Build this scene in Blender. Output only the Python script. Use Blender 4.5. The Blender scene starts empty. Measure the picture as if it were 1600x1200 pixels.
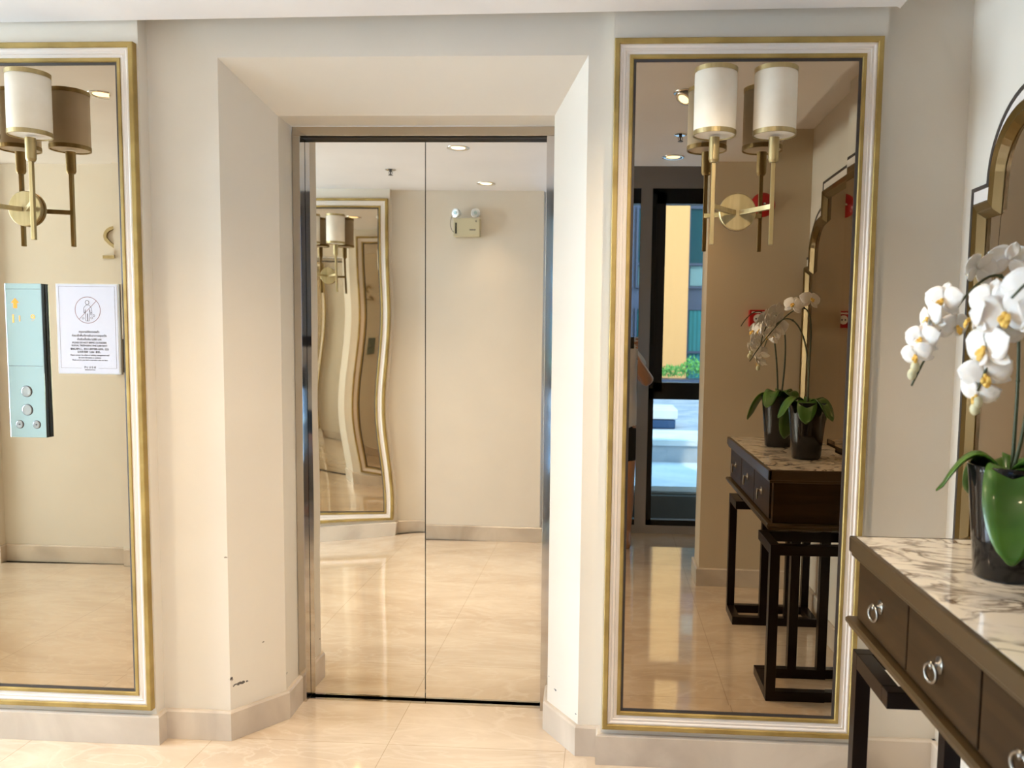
import bpy, bmesh, math, random
from mathutils import Vector, Matrix
PI = math.pi
R = math.radians
random.seed(7)
S = bpy.context.scene
COL = S.collection

# ------------------------------------------------------------------ camera
FPX, CX, CY = 1305.0, 871.0, 642.0
CAM_Y, CAM_Z = -2.575, 1.35
def _ray(px, py):
    return Vector((px - CX, py - CY, FPX)).normalized()
_N = _ray(950, 531)                    # direction square to the lift wall
_D = _ray(670, 15400)                  # straight down
_D = (_D - _N * _D.dot(_N)).normalized()
_Z = -_D
_X = _N.cross(_Z)
RM = Matrix((_X, _N, _Z))              # camera (x right, y down, z forward) -> world
cam_data = bpy.data.cameras.new('camera')
cam_data.sensor_width = 36.0
cam_data.sensor_fit = 'HORIZONTAL'
cam_data.lens = FPX / 1600 * 36
cam_data.shift_x = -(CX - 800) / 1600
cam_data.shift_y = (CY - 600) / 1600
cam_data.clip_start = 0.02
cam_data.dof.use_dof = True
cam_data.dof.focus_distance = 3.0
cam_data.dof.aperture_fstop = 4.3
cam = bpy.data.objects.new('camera', cam_data)
COL.objects.link(cam)
cx_, cy_, cz_ = RM.col[0].copy(), -RM.col[1].copy(), -RM.col[2].copy()
M4 = Matrix.Identity(4)
for i in range(3):
    M4[i][0], M4[i][1], M4[i][2] = cx_[i], cy_[i], cz_[i]
M4.translation = Vector((0, CAM_Y, CAM_Z))
cam.matrix_world = M4
S.camera = cam

# ------------------------------------------------------------------ render look
S.view_settings.view_transform = 'Standard'
S.view_settings.look = 'None'
S.view_settings.gamma = 1.0
S.view_settings.use_curve_mapping = False
S.view_settings.exposure = 1.12
S.cycles.use_denoising = True
S.cycles.max_bounces = 14
S.cycles.glossy_bounces = 8
S.cycles.diffuse_bounces = 6
S.cycles.transmission_bounces = 8
S.cycles.caustics_reflective = True
S.cycles.blur_glossy = 0.6
S.cycles.sample_clamp_indirect = 6.0

# ------------------------------------------------------------------ world and sun
W = bpy.data.worlds.new('sky')
S.world = W
W.use_nodes = True
nt = W.node_tree
nt.nodes.clear()
out = nt.nodes.new('ShaderNodeOutputWorld')
bg = nt.nodes.new('ShaderNodeBackground')
tc = nt.nodes.new('ShaderNodeTexCoord')
sep = nt.nodes.new('ShaderNodeSeparateXYZ')
ramp = nt.nodes.new('ShaderNodeValToRGB')
ramp.color_ramp.elements[0].position = 0.0
ramp.color_ramp.elements[0].color = (0.62, 0.82, 1.0, 1)
ramp.color_ramp.elements[1].position = 0.7
ramp.color_ramp.elements[1].color = (0.22, 0.5, 1.0, 1)
nt.links.new(tc.outputs['Generated'], sep.inputs[0])
nt.links.new(sep.outputs['Z'], ramp.inputs[0])
nt.links.new(ramp.outputs[0], bg.inputs['Color'])
bg.inputs['Strength'].default_value = 4.6
nt.links.new(bg.outputs[0], out.inputs[0])

def light(name, kind, loc, energy, color, rot=(0, 0, 0), **kw):
    d = bpy.data.lights.new(name, kind)
    d.energy = energy
    d.color = color
    for k, v in kw.items():
        setattr(d, k, v)
    o = bpy.data.objects.new(name, d)
    COL.objects.link(o)
    o.location = loc
    o.rotation_euler = rot
    return o
light('sun', 'SUN', (0, 0, 9), 3.2, (1.0, 0.95, 0.86), (R(-38), R(14), 0), angle=R(1.5))
# daylight through the glazed end of the lobby (its window is built below)
light('daylight_left', 'AREA', (-5.6, -1.0, 1.45), 118, (0.86, 0.92, 1.0), (0, R(-90), 0), shape='RECTANGLE', size=1.9, size_y=1.9)
pt = light('bay_window_portal', 'AREA', (0.22, -3.44, 1.22), 1, (1, 1, 1), (R(90), 0, 0), shape='RECTANGLE', size=1.7, size_y=2.4)
pt.data.cycles.is_portal = True

# ------------------------------------------------------------------ materials
MATS = {}
def pmat(name, color, rough=0.5, metal=0.0, spec=0.5, coat=0.0, emit=None, estr=0.0, trans=0.0, ior=1.45):
    m = bpy.data.materials.new(name)
    m.use_nodes = True
    b = m.node_tree.nodes['Principled BSDF']
    b.inputs['Base Color'].default_value = (*color, 1)
    b.inputs['Roughness'].default_value = rough
    b.inputs['Metallic'].default_value = metal
    b.inputs['Specular IOR Level'].default_value = spec
    b.inputs['Coat Weight'].default_value = coat
    b.inputs['Coat Roughness'].default_value = 0.03
    b.inputs['IOR'].default_value = ior
    b.inputs['Transmission Weight'].default_value = trans
    if emit:
        b.inputs['Emission Color'].default_value = (*emit, 1)
        b.inputs['Emission Strength'].default_value = estr
    MATS[name] = m
    return m
def nodes(m):
    return m.node_tree.nodes, m.node_tree.links, m.node_tree.nodes['Principled BSDF']
def add_noise_color(m, c1, c2, scale=3, detail=4, stretch=(1, 1, 1), lo=0.35, hi=0.65, dist=0.0):
    N, L, b = nodes(m)
    t = N.new('ShaderNodeTexCoord'); mp = N.new('ShaderNodeMapping')
    mp.inputs['Scale'].default_value = stretch
    n = N.new('ShaderNodeTexNoise'); n.inputs['Scale'].default_value = scale
    n.inputs['Detail'].default_value = detail; n.inputs['Distortion'].default_value = dist
    r = N.new('ShaderNodeValToRGB')
    r.color_ramp.elements[0].position = lo; r.color_ramp.elements[0].color = (*c1, 1)
    r.color_ramp.elements[1].position = hi; r.color_ramp.elements[1].color = (*c2, 1)
    L.new(t.outputs['Object'], mp.inputs[0]); L.new(mp.outputs[0], n.inputs['Vector'])
    L.new(n.outputs['Fac'], r.inputs[0]); L.new(r.outputs[0], b.inputs['Base Color'])
    return n, r, mp
def add_bump(m, scale, dist, strength=0.3, stretch=(1, 1, 1), detail=2):
    N, L, b = nodes(m)
    t = N.new('ShaderNodeTexCoord'); mp = N.new('ShaderNodeMapping')
    mp.inputs['Scale'].default_value = stretch
    n = N.new('ShaderNodeTexNoise'); n.inputs['Scale'].default_value = scale; n.inputs['Detail'].default_value = detail
    bp = N.new('ShaderNodeBump'); bp.inputs['Distance'].default_value = dist; bp.inputs['Strength'].default_value = strength
    L.new(t.outputs['Object'], mp.inputs[0]); L.new(mp.outputs[0], n.inputs['Vector'])
    L.new(n.outputs['Fac'], bp.inputs['Height']); L.new(bp.outputs[0], b.inputs['Normal'])

def wall_paint(name, c, scuffs=()):
    m = pmat(name, c, rough=0.55, spec=0.35)
    c1 = tuple(v * 0.965 for v in c); c2 = tuple(min(1, v * 1.02) for v in c)
    n, r, mp = add_noise_color(m, c1, c2, 2.2, 5)
    add_bump(m, 220, 0.0006, 0.25)
    if scuffs:                                    # knocks and heel marks on the corner
        N, L, b = nodes(m)
        t = N.new('ShaderNodeTexCoord')
        prev = r.outputs[0]
        for (p, rad, col) in scuffs:
            mp2 = N.new('ShaderNodeMapping')
            mp2.inputs['Location'].default_value = tuple(-q / s for q, s in zip(p, rad))
            mp2.inputs['Scale'].default_value = tuple(1 / s for s in rad)
            ln = N.new('ShaderNodeVectorMath'); ln.operation = 'LENGTH'
            ns = N.new('ShaderNodeTexNoise'); ns.inputs['Scale'].default_value = 130; ns.inputs['Detail'].default_value = 3
            ad = N.new('ShaderNodeMath'); ad.operation = 'MULTIPLY_ADD'; ad.inputs[1].default_value = 1.6
            lt = N.new('ShaderNodeMath'); lt.operation = 'LESS_THAN'; lt.inputs[1].default_value = 1.35
            mx = N.new('ShaderNodeMix'); mx.data_type = 'RGBA'; mx.inputs['B'].default_value = (*col, 1)
            L.new(t.outputs['Object'], mp2.inputs[0]); L.new(mp2.outputs[0], ln.inputs[0])
            L.new(t.outputs['Object'], ns.inputs['Vector'])
            L.new(ns.outputs['Fac'], ad.inputs[0]); L.new(ln.outputs['Value'], ad.inputs[2])
            L.new(ad.outputs[0], lt.inputs[0]); L.new(lt.outputs[0], mx.inputs['Factor'])
            L.new(prev, mx.inputs['A']); prev = mx.outputs['Result']
        L.new(prev, b.inputs['Base Color'])
    return m

WALL = (0.745, 0.695, 0.612)
wall_m = wall_paint('wall_paint', WALL, scuffs=[
    ((-1.232, 0.052, 0.205), (0.016, 0.016, 0.011), (0.10, 0.09, 0.08)),
    ((-1.212, 0.078, 0.182), (0.040, 0.045, 0.009), (0.12, 0.11, 0.10)),
    ((-1.16, 0.15, 0.30), (0.01, 0.01, 0.004), (0.25, 0.22, 0.18)),
    ((-1.115, 0.23, 0.16), (0.008, 0.012, 0.006), (0.25, 0.22, 0.18)),
    ((-1.24, 0.05, 0.62), (0.009, 0.01, 0.005), (0.3, 0.26, 0.2)),
    ((-0.155, 0.175, 0.16), (0.014, 0.014, 0.006), (0.15, 0.15, 0.16)),
    ((-0.083, 0.06, 0.13), (0.007, 0.007, 0.004), (0.2, 0.2, 0.2)),
    ((-0.18, 0.215, 0.19), (0.008, 0.01, 0.004), (0.3, 0.3, 0.3))])
ceil_m = wall_paint('ceiling_paint', (0.86, 0.86, 0.885))
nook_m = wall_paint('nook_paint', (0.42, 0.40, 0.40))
beige_m = wall_paint('return_wall_paint', (0.62, 0.52, 0.38))
cream_m = pmat('cream_moulding', (0.80, 0.74, 0.69), rough=0.35)
gold_m = pmat('aged_gold', (0.42, 0.30, 0.10), rough=0.5, metal=0.35)
add_noise_color(gold_m, (0.31, 0.21, 0.06), (0.46, 0.33, 0.11), 9, 6)
brass_m = pmat('brushed_brass', (0.40, 0.31, 0.15), rough=0.42, metal=0.8)
add_noise_color(brass_m, (0.36, 0.28, 0.13), (0.45, 0.35, 0.18), 60, 3, (1, 1, 0.1))
mirror_m = pmat('mirror_glass', (0.50, 0.405, 0.295), rough=0.0, metal=1.0)
steel_m = pmat('polished_steel', (0.80, 0.765, 0.70), rough=0.015, metal=1.0)
satin_m = pmat('satin_steel', (0.58, 0.53, 0.46), rough=0.06, metal=1.0)
dark_m = pmat('dark_gap', (0.02, 0.018, 0.015), rough=0.6)
black_m = pmat('black_aluminium', (0.008, 0.008, 0.010), rough=0.45)
shade_m = pmat('linen_shade', (0.84, 0.77, 0.65), rough=0.8, spec=0.2)
add_noise_color(shade_m, (0.80, 0.72, 0.59), (0.88, 0.81, 0.69), 9, 4)
shadein_m = pmat('shade_lining', (0.85, 0.82, 0.76), rough=0.7)

# polished beige marble floor, 59 cm tiles
floor_m = pmat('beige_marble_floor', (0.72, 0.58, 0.43), rough=0.08, spec=0.5, coat=0.85)
floor_m.node_tree.nodes['Principled BSDF'].inputs['Coat Roughness'].default_value = 0.015
N, L, b = nodes(floor_m)
t = N.new('ShaderNodeTexCoord')
n1 = N.new('ShaderNodeTexNoise'); n1.inputs['Scale'].default_value = 1.6; n1.inputs['Detail'].default_value = 9
n1.inputs['Roughness'].default_value = 0.62; n1.inputs['Distortion'].default_value = 1.1
mpf = N.new('ShaderNodeMapping'); mpf.inputs['Scale'].default_value = (0.8, 1.9, 1); mpf.inputs['Rotation'].default_value = (0, 0, R(18))
rr = N.new('ShaderNodeValToRGB')
rr.color_ramp.elements[0].position = 0.33; rr.color_ramp.elements[0].color = (0.60, 0.47, 0.34, 1)
rr.color_ramp.elements[1].position = 0.66; rr.color_ramp.elements[1].color = (0.78, 0.655, 0.505, 1)
wv = N.new('ShaderNodeTexNoise'); wv.inputs['Scale'].default_value = 2.6; wv.inputs['Detail'].default_value = 12
wv.inputs['Distortion'].default_value = 2.4
rv = N.new('ShaderNodeValToRGB')
rv.color_ramp.elements[0].position = 0.455; rv.color_ramp.elements[0].color = (0, 0, 0, 1)
rv.color_ramp.elements[1].position = 0.5; rv.color_ramp.elements[1].color = (1, 1, 1, 1)
e3 = rv.color_ramp.elements.new(0.545); e3.color = (0, 0, 0, 1)
mv = N.new('ShaderNodeMix'); mv.data_type = 'RGBA'; mv.inputs['B'].default_value = (0.84, 0.74, 0.60, 1)
ms = N.new('ShaderNodeMath'); ms.operation = 'MULTIPLY'; ms.inputs[1].default_value = 0.32
mpb = N.new('ShaderNodeMapping'); mpb.inputs['Location'].default_value = (0.705 + 0.59 * 10, 0.53 + 0.59 * 10, 0)
br = N.new('ShaderNodeTexBrick'); br.offset = 0.0; br.squash = 1.0
br.inputs['Scale'].default_value = 1.0; br.inputs['Brick Width'].default_value = 0.59; br.inputs['Row Height'].default_value = 0.59
br.inputs['Mortar Size'].default_value = 0.0014; br.inputs['Mortar Smooth'].default_value = 0.1
br.inputs['Color1'].default_value = (0.97, 0.97, 0.97, 1); br.inputs['Color2'].default_value = (1, 1, 1, 1)
br.inputs['Mortar'].default_value = (0.72, 0.68, 0.62, 1)
mm = N.new('ShaderNodeMix'); mm.data_type = 'RGBA'; mm.blend_type = 'MULTIPLY'; mm.inputs['Factor'].default_value = 1
L.new(t.outputs['Object'], mpf.inputs[0]); L.new(mpf.outputs[0], n1.inputs['Vector']); L.new(mpf.outputs[0], wv.inputs['Vector'])
L.new(n1.outputs['Fac'], rr.inputs[0]); L.new(wv.outputs['Fac'], rv.inputs[0]); L.new(rv.outputs[0], ms.inputs[0])
L.new(ms.outputs[0], mv.inputs['Factor']); L.new(rr.outputs[0], mv.inputs['A'])
L.new(t.outputs['Object'], mpb.inputs[0]); L.new(mpb.outputs[0], br.inputs['Vector'])
L.new(mv.outputs['Result'], mm.inputs['A']); L.new(br.outputs['Color'], mm.inputs['B'])
L.new(mm.outputs['Result'], b.inputs['Base Color'])

base_m = pmat('baseboard_marble', (0.62, 0.54, 0.46), rough=0.22)
add_noise_color(base_m, (0.46, 0.39, 0.32), (0.66, 0.58, 0.485), 3.2, 8, (1, 1, 1), 0.3, 0.62, 0.8)

# white marble with dark veins for the console top
marble_m = pmat('veined_marble', (0.85, 0.79, 0.68), rough=0.08, coat=0.4)
N, L, b = nodes(marble_m)
t = N.new('ShaderNodeTexCoord'); mp = N.new('ShaderNodeMapping'); mp.inputs['Scale'].default_value = (3.4, 5.2, 1); mp.inputs['Rotation'].default_value = (0, 0, R(35))
nz = N.new('ShaderNodeTexNoise'); nz.inputs['Scale'].default_value = 1.5; nz.inputs['Detail'].default_value = 6; nz.inputs['Distortion'].default_value = 1.8
rv = N.new('ShaderNodeValToRGB')
rv.color_ramp.elements[0].position = 0.43; rv.color_ramp.elements[0].color = (0.86, 0.79, 0.67, 1)
rv.color_ramp.elements[1].position = 0.492; rv.color_ramp.elements[1].color = (0.12, 0.075, 0.05, 1)
e3 = rv.color_ramp.elements.new(0.55); e3.color = (0.86, 0.79, 0.67, 1)
n2 = N.new('ShaderNodeTexNoise'); n2.inputs['Scale'].default_value = 2.6; n2.inputs['Detail'].default_value = 3
r2 = N.new('ShaderNodeValToRGB'); r2.color_ramp.elements[0].position = 0.34; r2.color_ramp.elements[1].position = 0.56
mx = N.new('ShaderNodeMix'); mx.data_type = 'RGBA'; mx.inputs['A'].default_value = (0.84, 0.78, 0.68, 1)
L.new(t.outputs['Object'], mp.inputs[0]); L.new(mp.outputs[0], nz.inputs['Vector']); L.new(mp.outputs[0], n2.inputs['Vector'])
L.new(nz.outputs['Fac'], rv.inputs[0]); L.new(n2.outputs['Fac'], r2.inputs[0])
L.new(r2.outputs[0], mx.inputs['Factor']); L.new(rv.outputs[0], mx.inputs['B']); L.new(mx.outputs['Result'], b.inputs['Base Color'])

walnut_m = pmat('dark_walnut', (0.035, 0.018, 0.007), rough=0.42, spec=0.15, coat=0.0)
add_noise_color(walnut_m, (0.024, 0.012, 0.004), (0.046, 0.024, 0.009), 5, 6, (1, 0.3, 8), 0.3, 0.7, 0.5)
rim_m = pmat('bronzed_wood_edge', (0.060, 0.036, 0.014), rough=0.32, spec=0.35, coat=0.05)
leg_m = pmat('black_brown_lacquer', (0.009, 0.004, 0.003), rough=0.30, spec=0.22, coat=0.05)
pull_m = pmat('pewter_pull', (0.30, 0.28, 0.25), rough=0.3, metal=1.0)
bronze_m = pmat('bronze_mirror_frame', (0.13, 0.075, 0.018), rough=0.22, metal=0.45)
bead_m = pmat('dark_bead', (0.05, 0.04, 0.035), rough=0.4)
pot_m = pmat('black_glazed_ceramic', (0.004, 0.004, 0.005), rough=0.10, spec=0.35, coat=0.4)
soil_m = pmat('bark_mix', (0.05, 0.032, 0.02), rough=0.9)
leaf_m = pmat('orchid_leaf', (0.035, 0.11, 0.012), rough=0.32, coat=0.2)
add_noise_color(leaf_m, (0.035, 0.10, 0.008), (0.08, 0.19, 0.018), 7, 3)
stem_m = pmat('orchid_stem', (0.05, 0.06, 0.025), rough=0.5)
petal_m = pmat('white_petal', (0.88, 0.86, 0.83), rough=0.6, spec=0.3)
petal_m.node_tree.nodes['Principled BSDF'].inputs['Subsurface Weight'].default_value = 0.25
petal_m.node_tree.nodes['Principled BSDF'].inputs['Subsurface Radius'].default_value = (0.006, 0.005, 0.004)
lip_m = pmat('yellow_lip', (0.85, 0.55, 0.12), rough=0.5)
bud_m = pmat('orchid_bud', (0.62, 0.60, 0.40), rough=0.5)
red_m = pmat('alarm_red', (0.45, 0.012, 0.012), rough=0.3)
white_m = pmat('white_plastic', (0.82, 0.82, 0.80), rough=0.4)
paper_m = pmat('notice_paper', (0.55, 0.58, 0.69), rough=0.4, coat=0.1)
acryl_m = pmat('clear_edge_acrylic', (0.58, 0.60, 0.61), rough=0.15, coat=0.5)
ink_m = pmat('grey_ink', (0.07, 0.065, 0.075), rough=0.6)
redink_m = pmat('red_ink', (0.22, 0.09, 0.09), rough=0.6)
ivory_m = pmat('ivory_plastic', (0.60, 0.56, 0.40), rough=0.45)
lens_m = pmat('clear_lamp_lens', (0.75, 0.80, 0.84), rough=0.08, metal=0.6)
chrome_m = pmat('chrome', (0.75, 0.74, 0.72), rough=0.08, metal=1.0)
glow_m = pmat('downlight_glow', (1, 0.9, 0.7), emit=(1.0, 0.78, 0.42), estr=2.2)
callface_m = pmat('call_panel_glass', (0.36, 0.49, 0.52), rough=0.12, metal=0.85, coat=0.6)
callside_m = pmat('call_panel_side', (0.015, 0.018, 0.016), rough=0.25)
callink_m = pmat('lit_amber_segments', (0.45, 0.2, 0.05), emit=(1.0, 0.42, 0.10), estr=0.55)
button_m = pmat('steel_button', (0.33, 0.35, 0.36), rough=0.3, metal=0.8)
skin_m = pmat('skin', (0.46, 0.24, 0.14), rough=0.5)
hair_m = pmat('black_hair', (0.012, 0.010, 0.010), rough=0.5)
shirt_m = pmat('white_cotton', (0.72, 0.72, 0.74), rough=0.9)
short_m = pmat('black_cotton', (0.012, 0.012, 0.014), rough=0.9)
eye_m = pmat('eye_white', (0.8, 0.8, 0.8), rough=0.2)
phone_m = pmat('phone_black', (0.01, 0.01, 0.012), rough=0.15)
stone_m = pmat('white_stone', (0.52, 0.57, 0.60), rough=0.7)
add_noise_color(stone_m, (0.46, 0.52, 0.55), (0.57, 0.61, 0.63), 3, 5)
paver_m = pmat('grey_pavers', (0.22, 0.26, 0.30), rough=0.8)
add_noise_color(paver_m, (0.22, 0.275, 0.34), (0.36, 0.405, 0.45), 2.5, 8, dist=1)
brownriser_m = pmat('brown_riser', (0.05, 0.04, 0.03), rough=0.7)
blueshade_m = pmat('blue_recess_shade', (0.015, 0.055, 0.14), rough=0.7)  # dark blue paints the shade in the recess under the bench slab
peach_m = pmat('peach_render', (0.60, 0.34, 0.14), rough=0.9)
glassb_m = pmat('teal_facade_glass', (0.008, 0.055, 0.075), rough=0.15, spec=0.15)
curtain_m = pmat('teal_curtain', (0.02, 0.15, 0.18), rough=0.8)
spandrel_m = pmat('blue_spandrel', (0.035, 0.055, 0.11), rough=0.4)
palefac_m = pmat('pale_blind', (0.13, 0.25, 0.29), rough=0.6)
yellow_m = pmat('yellow_green_panel', (0.20, 0.26, 0.08), rough=0.6)
shrub_m = pmat('shrub_green', (0.04, 0.20, 0.03), rough=0.6)
add_noise_color(shrub_m, (0.03, 0.14, 0.02), (0.14, 0.42, 0.08), 9, 3)
pane_m = bpy.data.materials.new('window_pane'); pane_m.use_nodes = True
N = pane_m.node_tree.nodes; L = pane_m.node_tree.links; N.clear()
o_ = N.new('ShaderNodeOutputMaterial'); mixs = N.new('ShaderNodeMixShader'); tr = N.new('ShaderNodeBsdfTransparent'); gl = N.new('ShaderNodeBsdfGlossy')
fr = N.new('ShaderNodeFresnel'); fr.inputs['IOR'].default_value = 1.35
tr.inputs['Color'].default_value = (0.90, 0.95, 0.97, 1); gl.inputs['Roughness'].default_value = 0.0
L.new(fr.outputs[0], mixs.inputs[0]); L.new(tr.outputs[0], mixs.inputs[1]); L.new(gl.outputs[0], mixs.inputs[2]); L.new(mixs.outputs[0], o_.inputs[0])

# ------------------------------------------------------------------ mesh helpers
def link(name, bm, mat, parent=None, smooth=False, bevel=0.0):
    bmesh.ops.recalc_face_normals(bm, faces=bm.faces)
    me = bpy.data.meshes.new(name)
    bm.to_mesh(me); bm.free()
    if mat: me.materials.append(mat)
    if smooth:
        for p in me.polygons: p.use_smooth = True
    o = bpy.data.objects.new(name, me)
    COL.objects.link(o)
    if parent: o.parent = parent
    if bevel:
        md = o.modifiers.new('bevel', 'BEVEL'); md.width = bevel; md.segments = 2; md.limit_method = 'ANGLE'; md.angle_limit = R(40)
    return o
def NB(): return bmesh.new()
def box(bm, x0, x1, y0, y1, z0, z1):
    v = [bm.verts.new(p) for p in ((x0,y0,z0),(x1,y0,z0),(x1,y1,z0),(x0,y1,z0),(x0,y0,z1),(x1,y0,z1),(x1,y1,z1),(x0,y1,z1))]
    for f in ((0,3,2,1),(4,5,6,7),(0,1,5,4),(1,2,6,5),(2,3,7,6),(3,0,4,7)):
        bm.faces.new([v[i] for i in f])
def prism(bm, poly, z0, z1):
    a = [bm.verts.new((x, y, z0)) for x, y in poly]; b_ = [bm.verts.new((x, y, z1)) for x, y in poly]
    n = len(poly)
    fs = [bm.faces.new(a[::-1]), bm.faces.new(b_)]
    for i in range(n):
        bm.faces.new((a[i], a[(i+1) % n], b_[(i+1) % n], b_[i]))
    bmesh.ops.triangulate(bm, faces=fs)
def prism_x(bm, poly, x0, x1):     # poly in (y, z)
    a = [bm.verts.new((x0, y, z)) for y, z in poly]; b_ = [bm.verts.new((x1, y, z)) for y, z in poly]
    n = len(poly)
    fs = [bm.faces.new(a), bm.faces.new(b_[::-1])]
    for i in range(n):
        bm.faces.new((a[i], b_[i], b_[(i+1) % n], a[(i+1) % n]))
    bmesh.ops.triangulate(bm, faces=fs)
def lathe(bm, prof, n=32, c=(0, 0, 0), axis='Z', caps=True):
    rings = []
    for r, h in prof:
        ring = []
        for k in range(n):
            a = 2 * PI * k / n
            p = (r * math.cos(a), r * math.sin(a), h)
            if axis == 'Y': p = (p[0], p[2], p[1])
            if axis == 'X': p = (p[2], p[0], p[1])
            ring.append(bm.verts.new((p[0] + c[0], p[1] + c[1], p[2] + c[2])))
        rings.append(ring)
    for i in range(len(rings) - 1):
        for k in range(n):
            bm.faces.new((rings[i][k], rings[i][(k+1) % n], rings[i+1][(k+1) % n], rings[i+1][k]))
    if caps:
        for ring in (rings[0], rings[-1]):
            try: bm.faces.new(ring)
            except ValueError: pass
def tube(bm, pts, rad, n=10, caps=True, up=None):
    pts = [Vector(p) for p in pts]
    if not hasattr(rad, '__len__'): rad = [rad] * len(pts)
    rings = []; prev = None
    for i, p in enumerate(pts):
        d = (pts[min(i+1, len(pts)-1)] - pts[max(i-1, 0)]).normalized()
        if prev is None:
            u = Vector(up) if up else (Vector((0, 0, 1)) if abs(d.z) < 0.9 else Vector((1, 0, 0)))
            u = (u - d * u.dot(d)).normalized()
        else:
            u = (prev - d * prev.dot(d)).normalized()
        prev = u; w = d.cross(u)
        off = PI / 4 if n == 4 else 0
        rings.append([bm.verts.new(p + (u * math.cos(2*PI*k/n + off) + w * math.sin(2*PI*k/n + off)) * rad[i]) for k in range(n)])
    for i in range(len(rings) - 1):
        for k in range(n):
            bm.faces.new((rings[i][k], rings[i][(k+1) % n], rings[i+1][(k+1) % n], rings[i+1][k]))
    if caps:
        bm.faces.new(rings[0][::-1]); bm.faces.new(rings[-1])
def bez(ctrl, n=16):
    c = [Vector(p) for p in ctrl]; res = []
    for i in range(n + 1):
        t_ = i / n; q = c[:]
        while len(q) > 1: q = [a.lerp(b_, t_) for a, b_ in zip(q, q[1:])]
        res.append(q[0])
    return res
def text_mesh(name, body, size, mat, parent, loc, rot=(PI/2, 0, 0), extrude=0.0003, align='CENTER', sx=1.0, bold=0.0):
    cu = bpy.data.curves.new(name, 'FONT')
    cu.body = body; cu.size = size; cu.extrude = extrude; cu.align_x = align; cu.offset = bold
    o = bpy.data.objects.new(name + '_tmp', cu); COL.objects.link(o)
    dg = bpy.context.evaluated_depsgraph_get(); dg.update()
    me = bpy.data.meshes.new_from_object(o.evaluated_get(dg))
    bpy.data.objects.remove(o, do_unlink=True)
    me.materials.clear(); me.materials.append(mat)
    r = bpy.data.objects.new(name, me); COL.objects.link(r)
    r.location = loc; r.rotation_euler = rot; r.scale = (sx, 1, 1)
    if parent: r.parent = parent
    return r
def thing(name, label, cat, loc=(0, 0, 0), rotz=0.0, group=None):
    o = bpy.data.objects.new(name, None); COL.objects.link(o); o.empty_display_size = 0.05
    o.location = loc; o.rotation_euler = (0, 0, rotz)
    tag(o, label, cat, group); return o
def tag(o, label, cat, group=None, kind=None):
    o['label'] = label; o['category'] = cat
    if group: o['group'] = group
    if kind: o['kind'] = kind
    return o
def struct(name, bm, mat, bevel=0.0):
    o = link(name, bm, mat, None, False, bevel); o['kind'] = 'structure'; return o
def dup(root, label, loc, rotz=0.0):
    r = root.copy(); COL.objects.link(r); r.location = loc; r.rotation_euler = (0, 0, rotz); r['label'] = label
    for ch in list(root.children):
        c = ch.copy(); COL.objects.link(c); c.parent = r
        for g in list(ch.children):
            d = g.copy(); COL.objects.link(d); d.parent = c
    return r

# ------------------------------------------------------------------ room shell
XL, XR, YB, CEIL = -5.4, 1.06, -2.09, 2.312
TOP = 2.75
def CZ(x): return 2.301
PF = 0.05                # wall face behind the projecting mirror panels
LP = (-2.26, -1.462)     # left front panel
RP = (0.0, 0.80)         # right front panel
bm = NB(); box(bm, XL, XR + 0.2, -3.45, 0.8, -0.12, 0.0); struct('floor', bm, floor_m)
# lift wall: panel, splayed recess of this lift, panel, splayed recess of the next lift
L2 = -2.26
bm = NB()
prism(bm, [(-0.075, PF), (0.0, PF), (RP[0], 0), (RP[1], 0), (RP[1], PF), (XR + 0.2, PF), (XR + 0.2, 0.75), (-0.193, 0.75), (-0.193, 0.36), (-0.187, 0.22)], 0, TOP)
prism(bm, [(L2 - 0.075, PF), (LP[0], PF), (LP[0], 0), (LP[1], 0), (LP[1], PF), (-1.235, PF), (-1.112, 0.22), (-1.118, 0.36), (-1.118, 0.75), (L2 - 0.193, 0.75), (L2 - 0.193, 0.36), (L2 - 0.187, 0.22)], 0, TOP)
prism(bm, [(XL, PF), (L2 - 1.235, PF), (L2 - 1.112, 0.22), (L2 - 1.118, 0.36), (L2 - 1.118, 0.75), (XL, 0.75)], 0, TOP)
for dx in (0, L2):
    prism_x(bm, [(PF, 2.212), (0.22, 2.078), (0.36, 2.078), (0.36, TOP), (PF, TOP)], dx - 1.235, dx - 0.075)
struct('wall_front', bm, wall_m)
# wall opposite the lift, with two more mirror panels, and the sides of the window bay
bm = NB()
BP = (-2.225, -1.43); BP2 = (-4.33, -3.535)
prism(bm, [(XL, YB), (BP2[0], YB), (BP2[0], YB + 0.05), (BP2[1], YB + 0.05), (BP2[1], YB), (BP[0], YB), (BP[0], YB + 0.05), (BP[1], YB + 0.05), (BP[1], YB),
           (-0.43, YB), (-0.43, -3.235), (-0.60, -3.235), (-0.60, YB - 0.17), (XL, YB - 0.17)], 0, TOP)
struct('wall_back', bm, wall_m)
bm = NB(); box(bm, 0.525, XR, -2.24, -2.01, 0, TOP); struct('wall_return', bm, beige_m)
bm = NB(); box(bm, XR, XR + 0.2, -3.4, PF, 0, TOP); struct('wall_right', bm, wall_m)
# window wall behind the photographer: pier, sill and head around two black windows
bm = NB()
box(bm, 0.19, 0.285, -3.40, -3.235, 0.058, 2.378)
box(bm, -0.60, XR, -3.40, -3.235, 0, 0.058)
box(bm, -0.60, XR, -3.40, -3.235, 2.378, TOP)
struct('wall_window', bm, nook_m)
# left end of the lobby with its glazed opening
bm = NB()
box(bm, XL - 0.15, XL, YB - 0.17, 0.75, 0, 0.45); box(bm, XL - 0.15, XL, YB - 0.17, 0.75, 2.35, TOP)
box(bm, XL - 0.15, XL, YB - 0.17, -1.98, 0.45, 2.35); box(bm, XL - 0.15, XL, -0.02, 0.75, 0.45, 2.35)
struct('wall_left', bm, wall_m)
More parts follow.
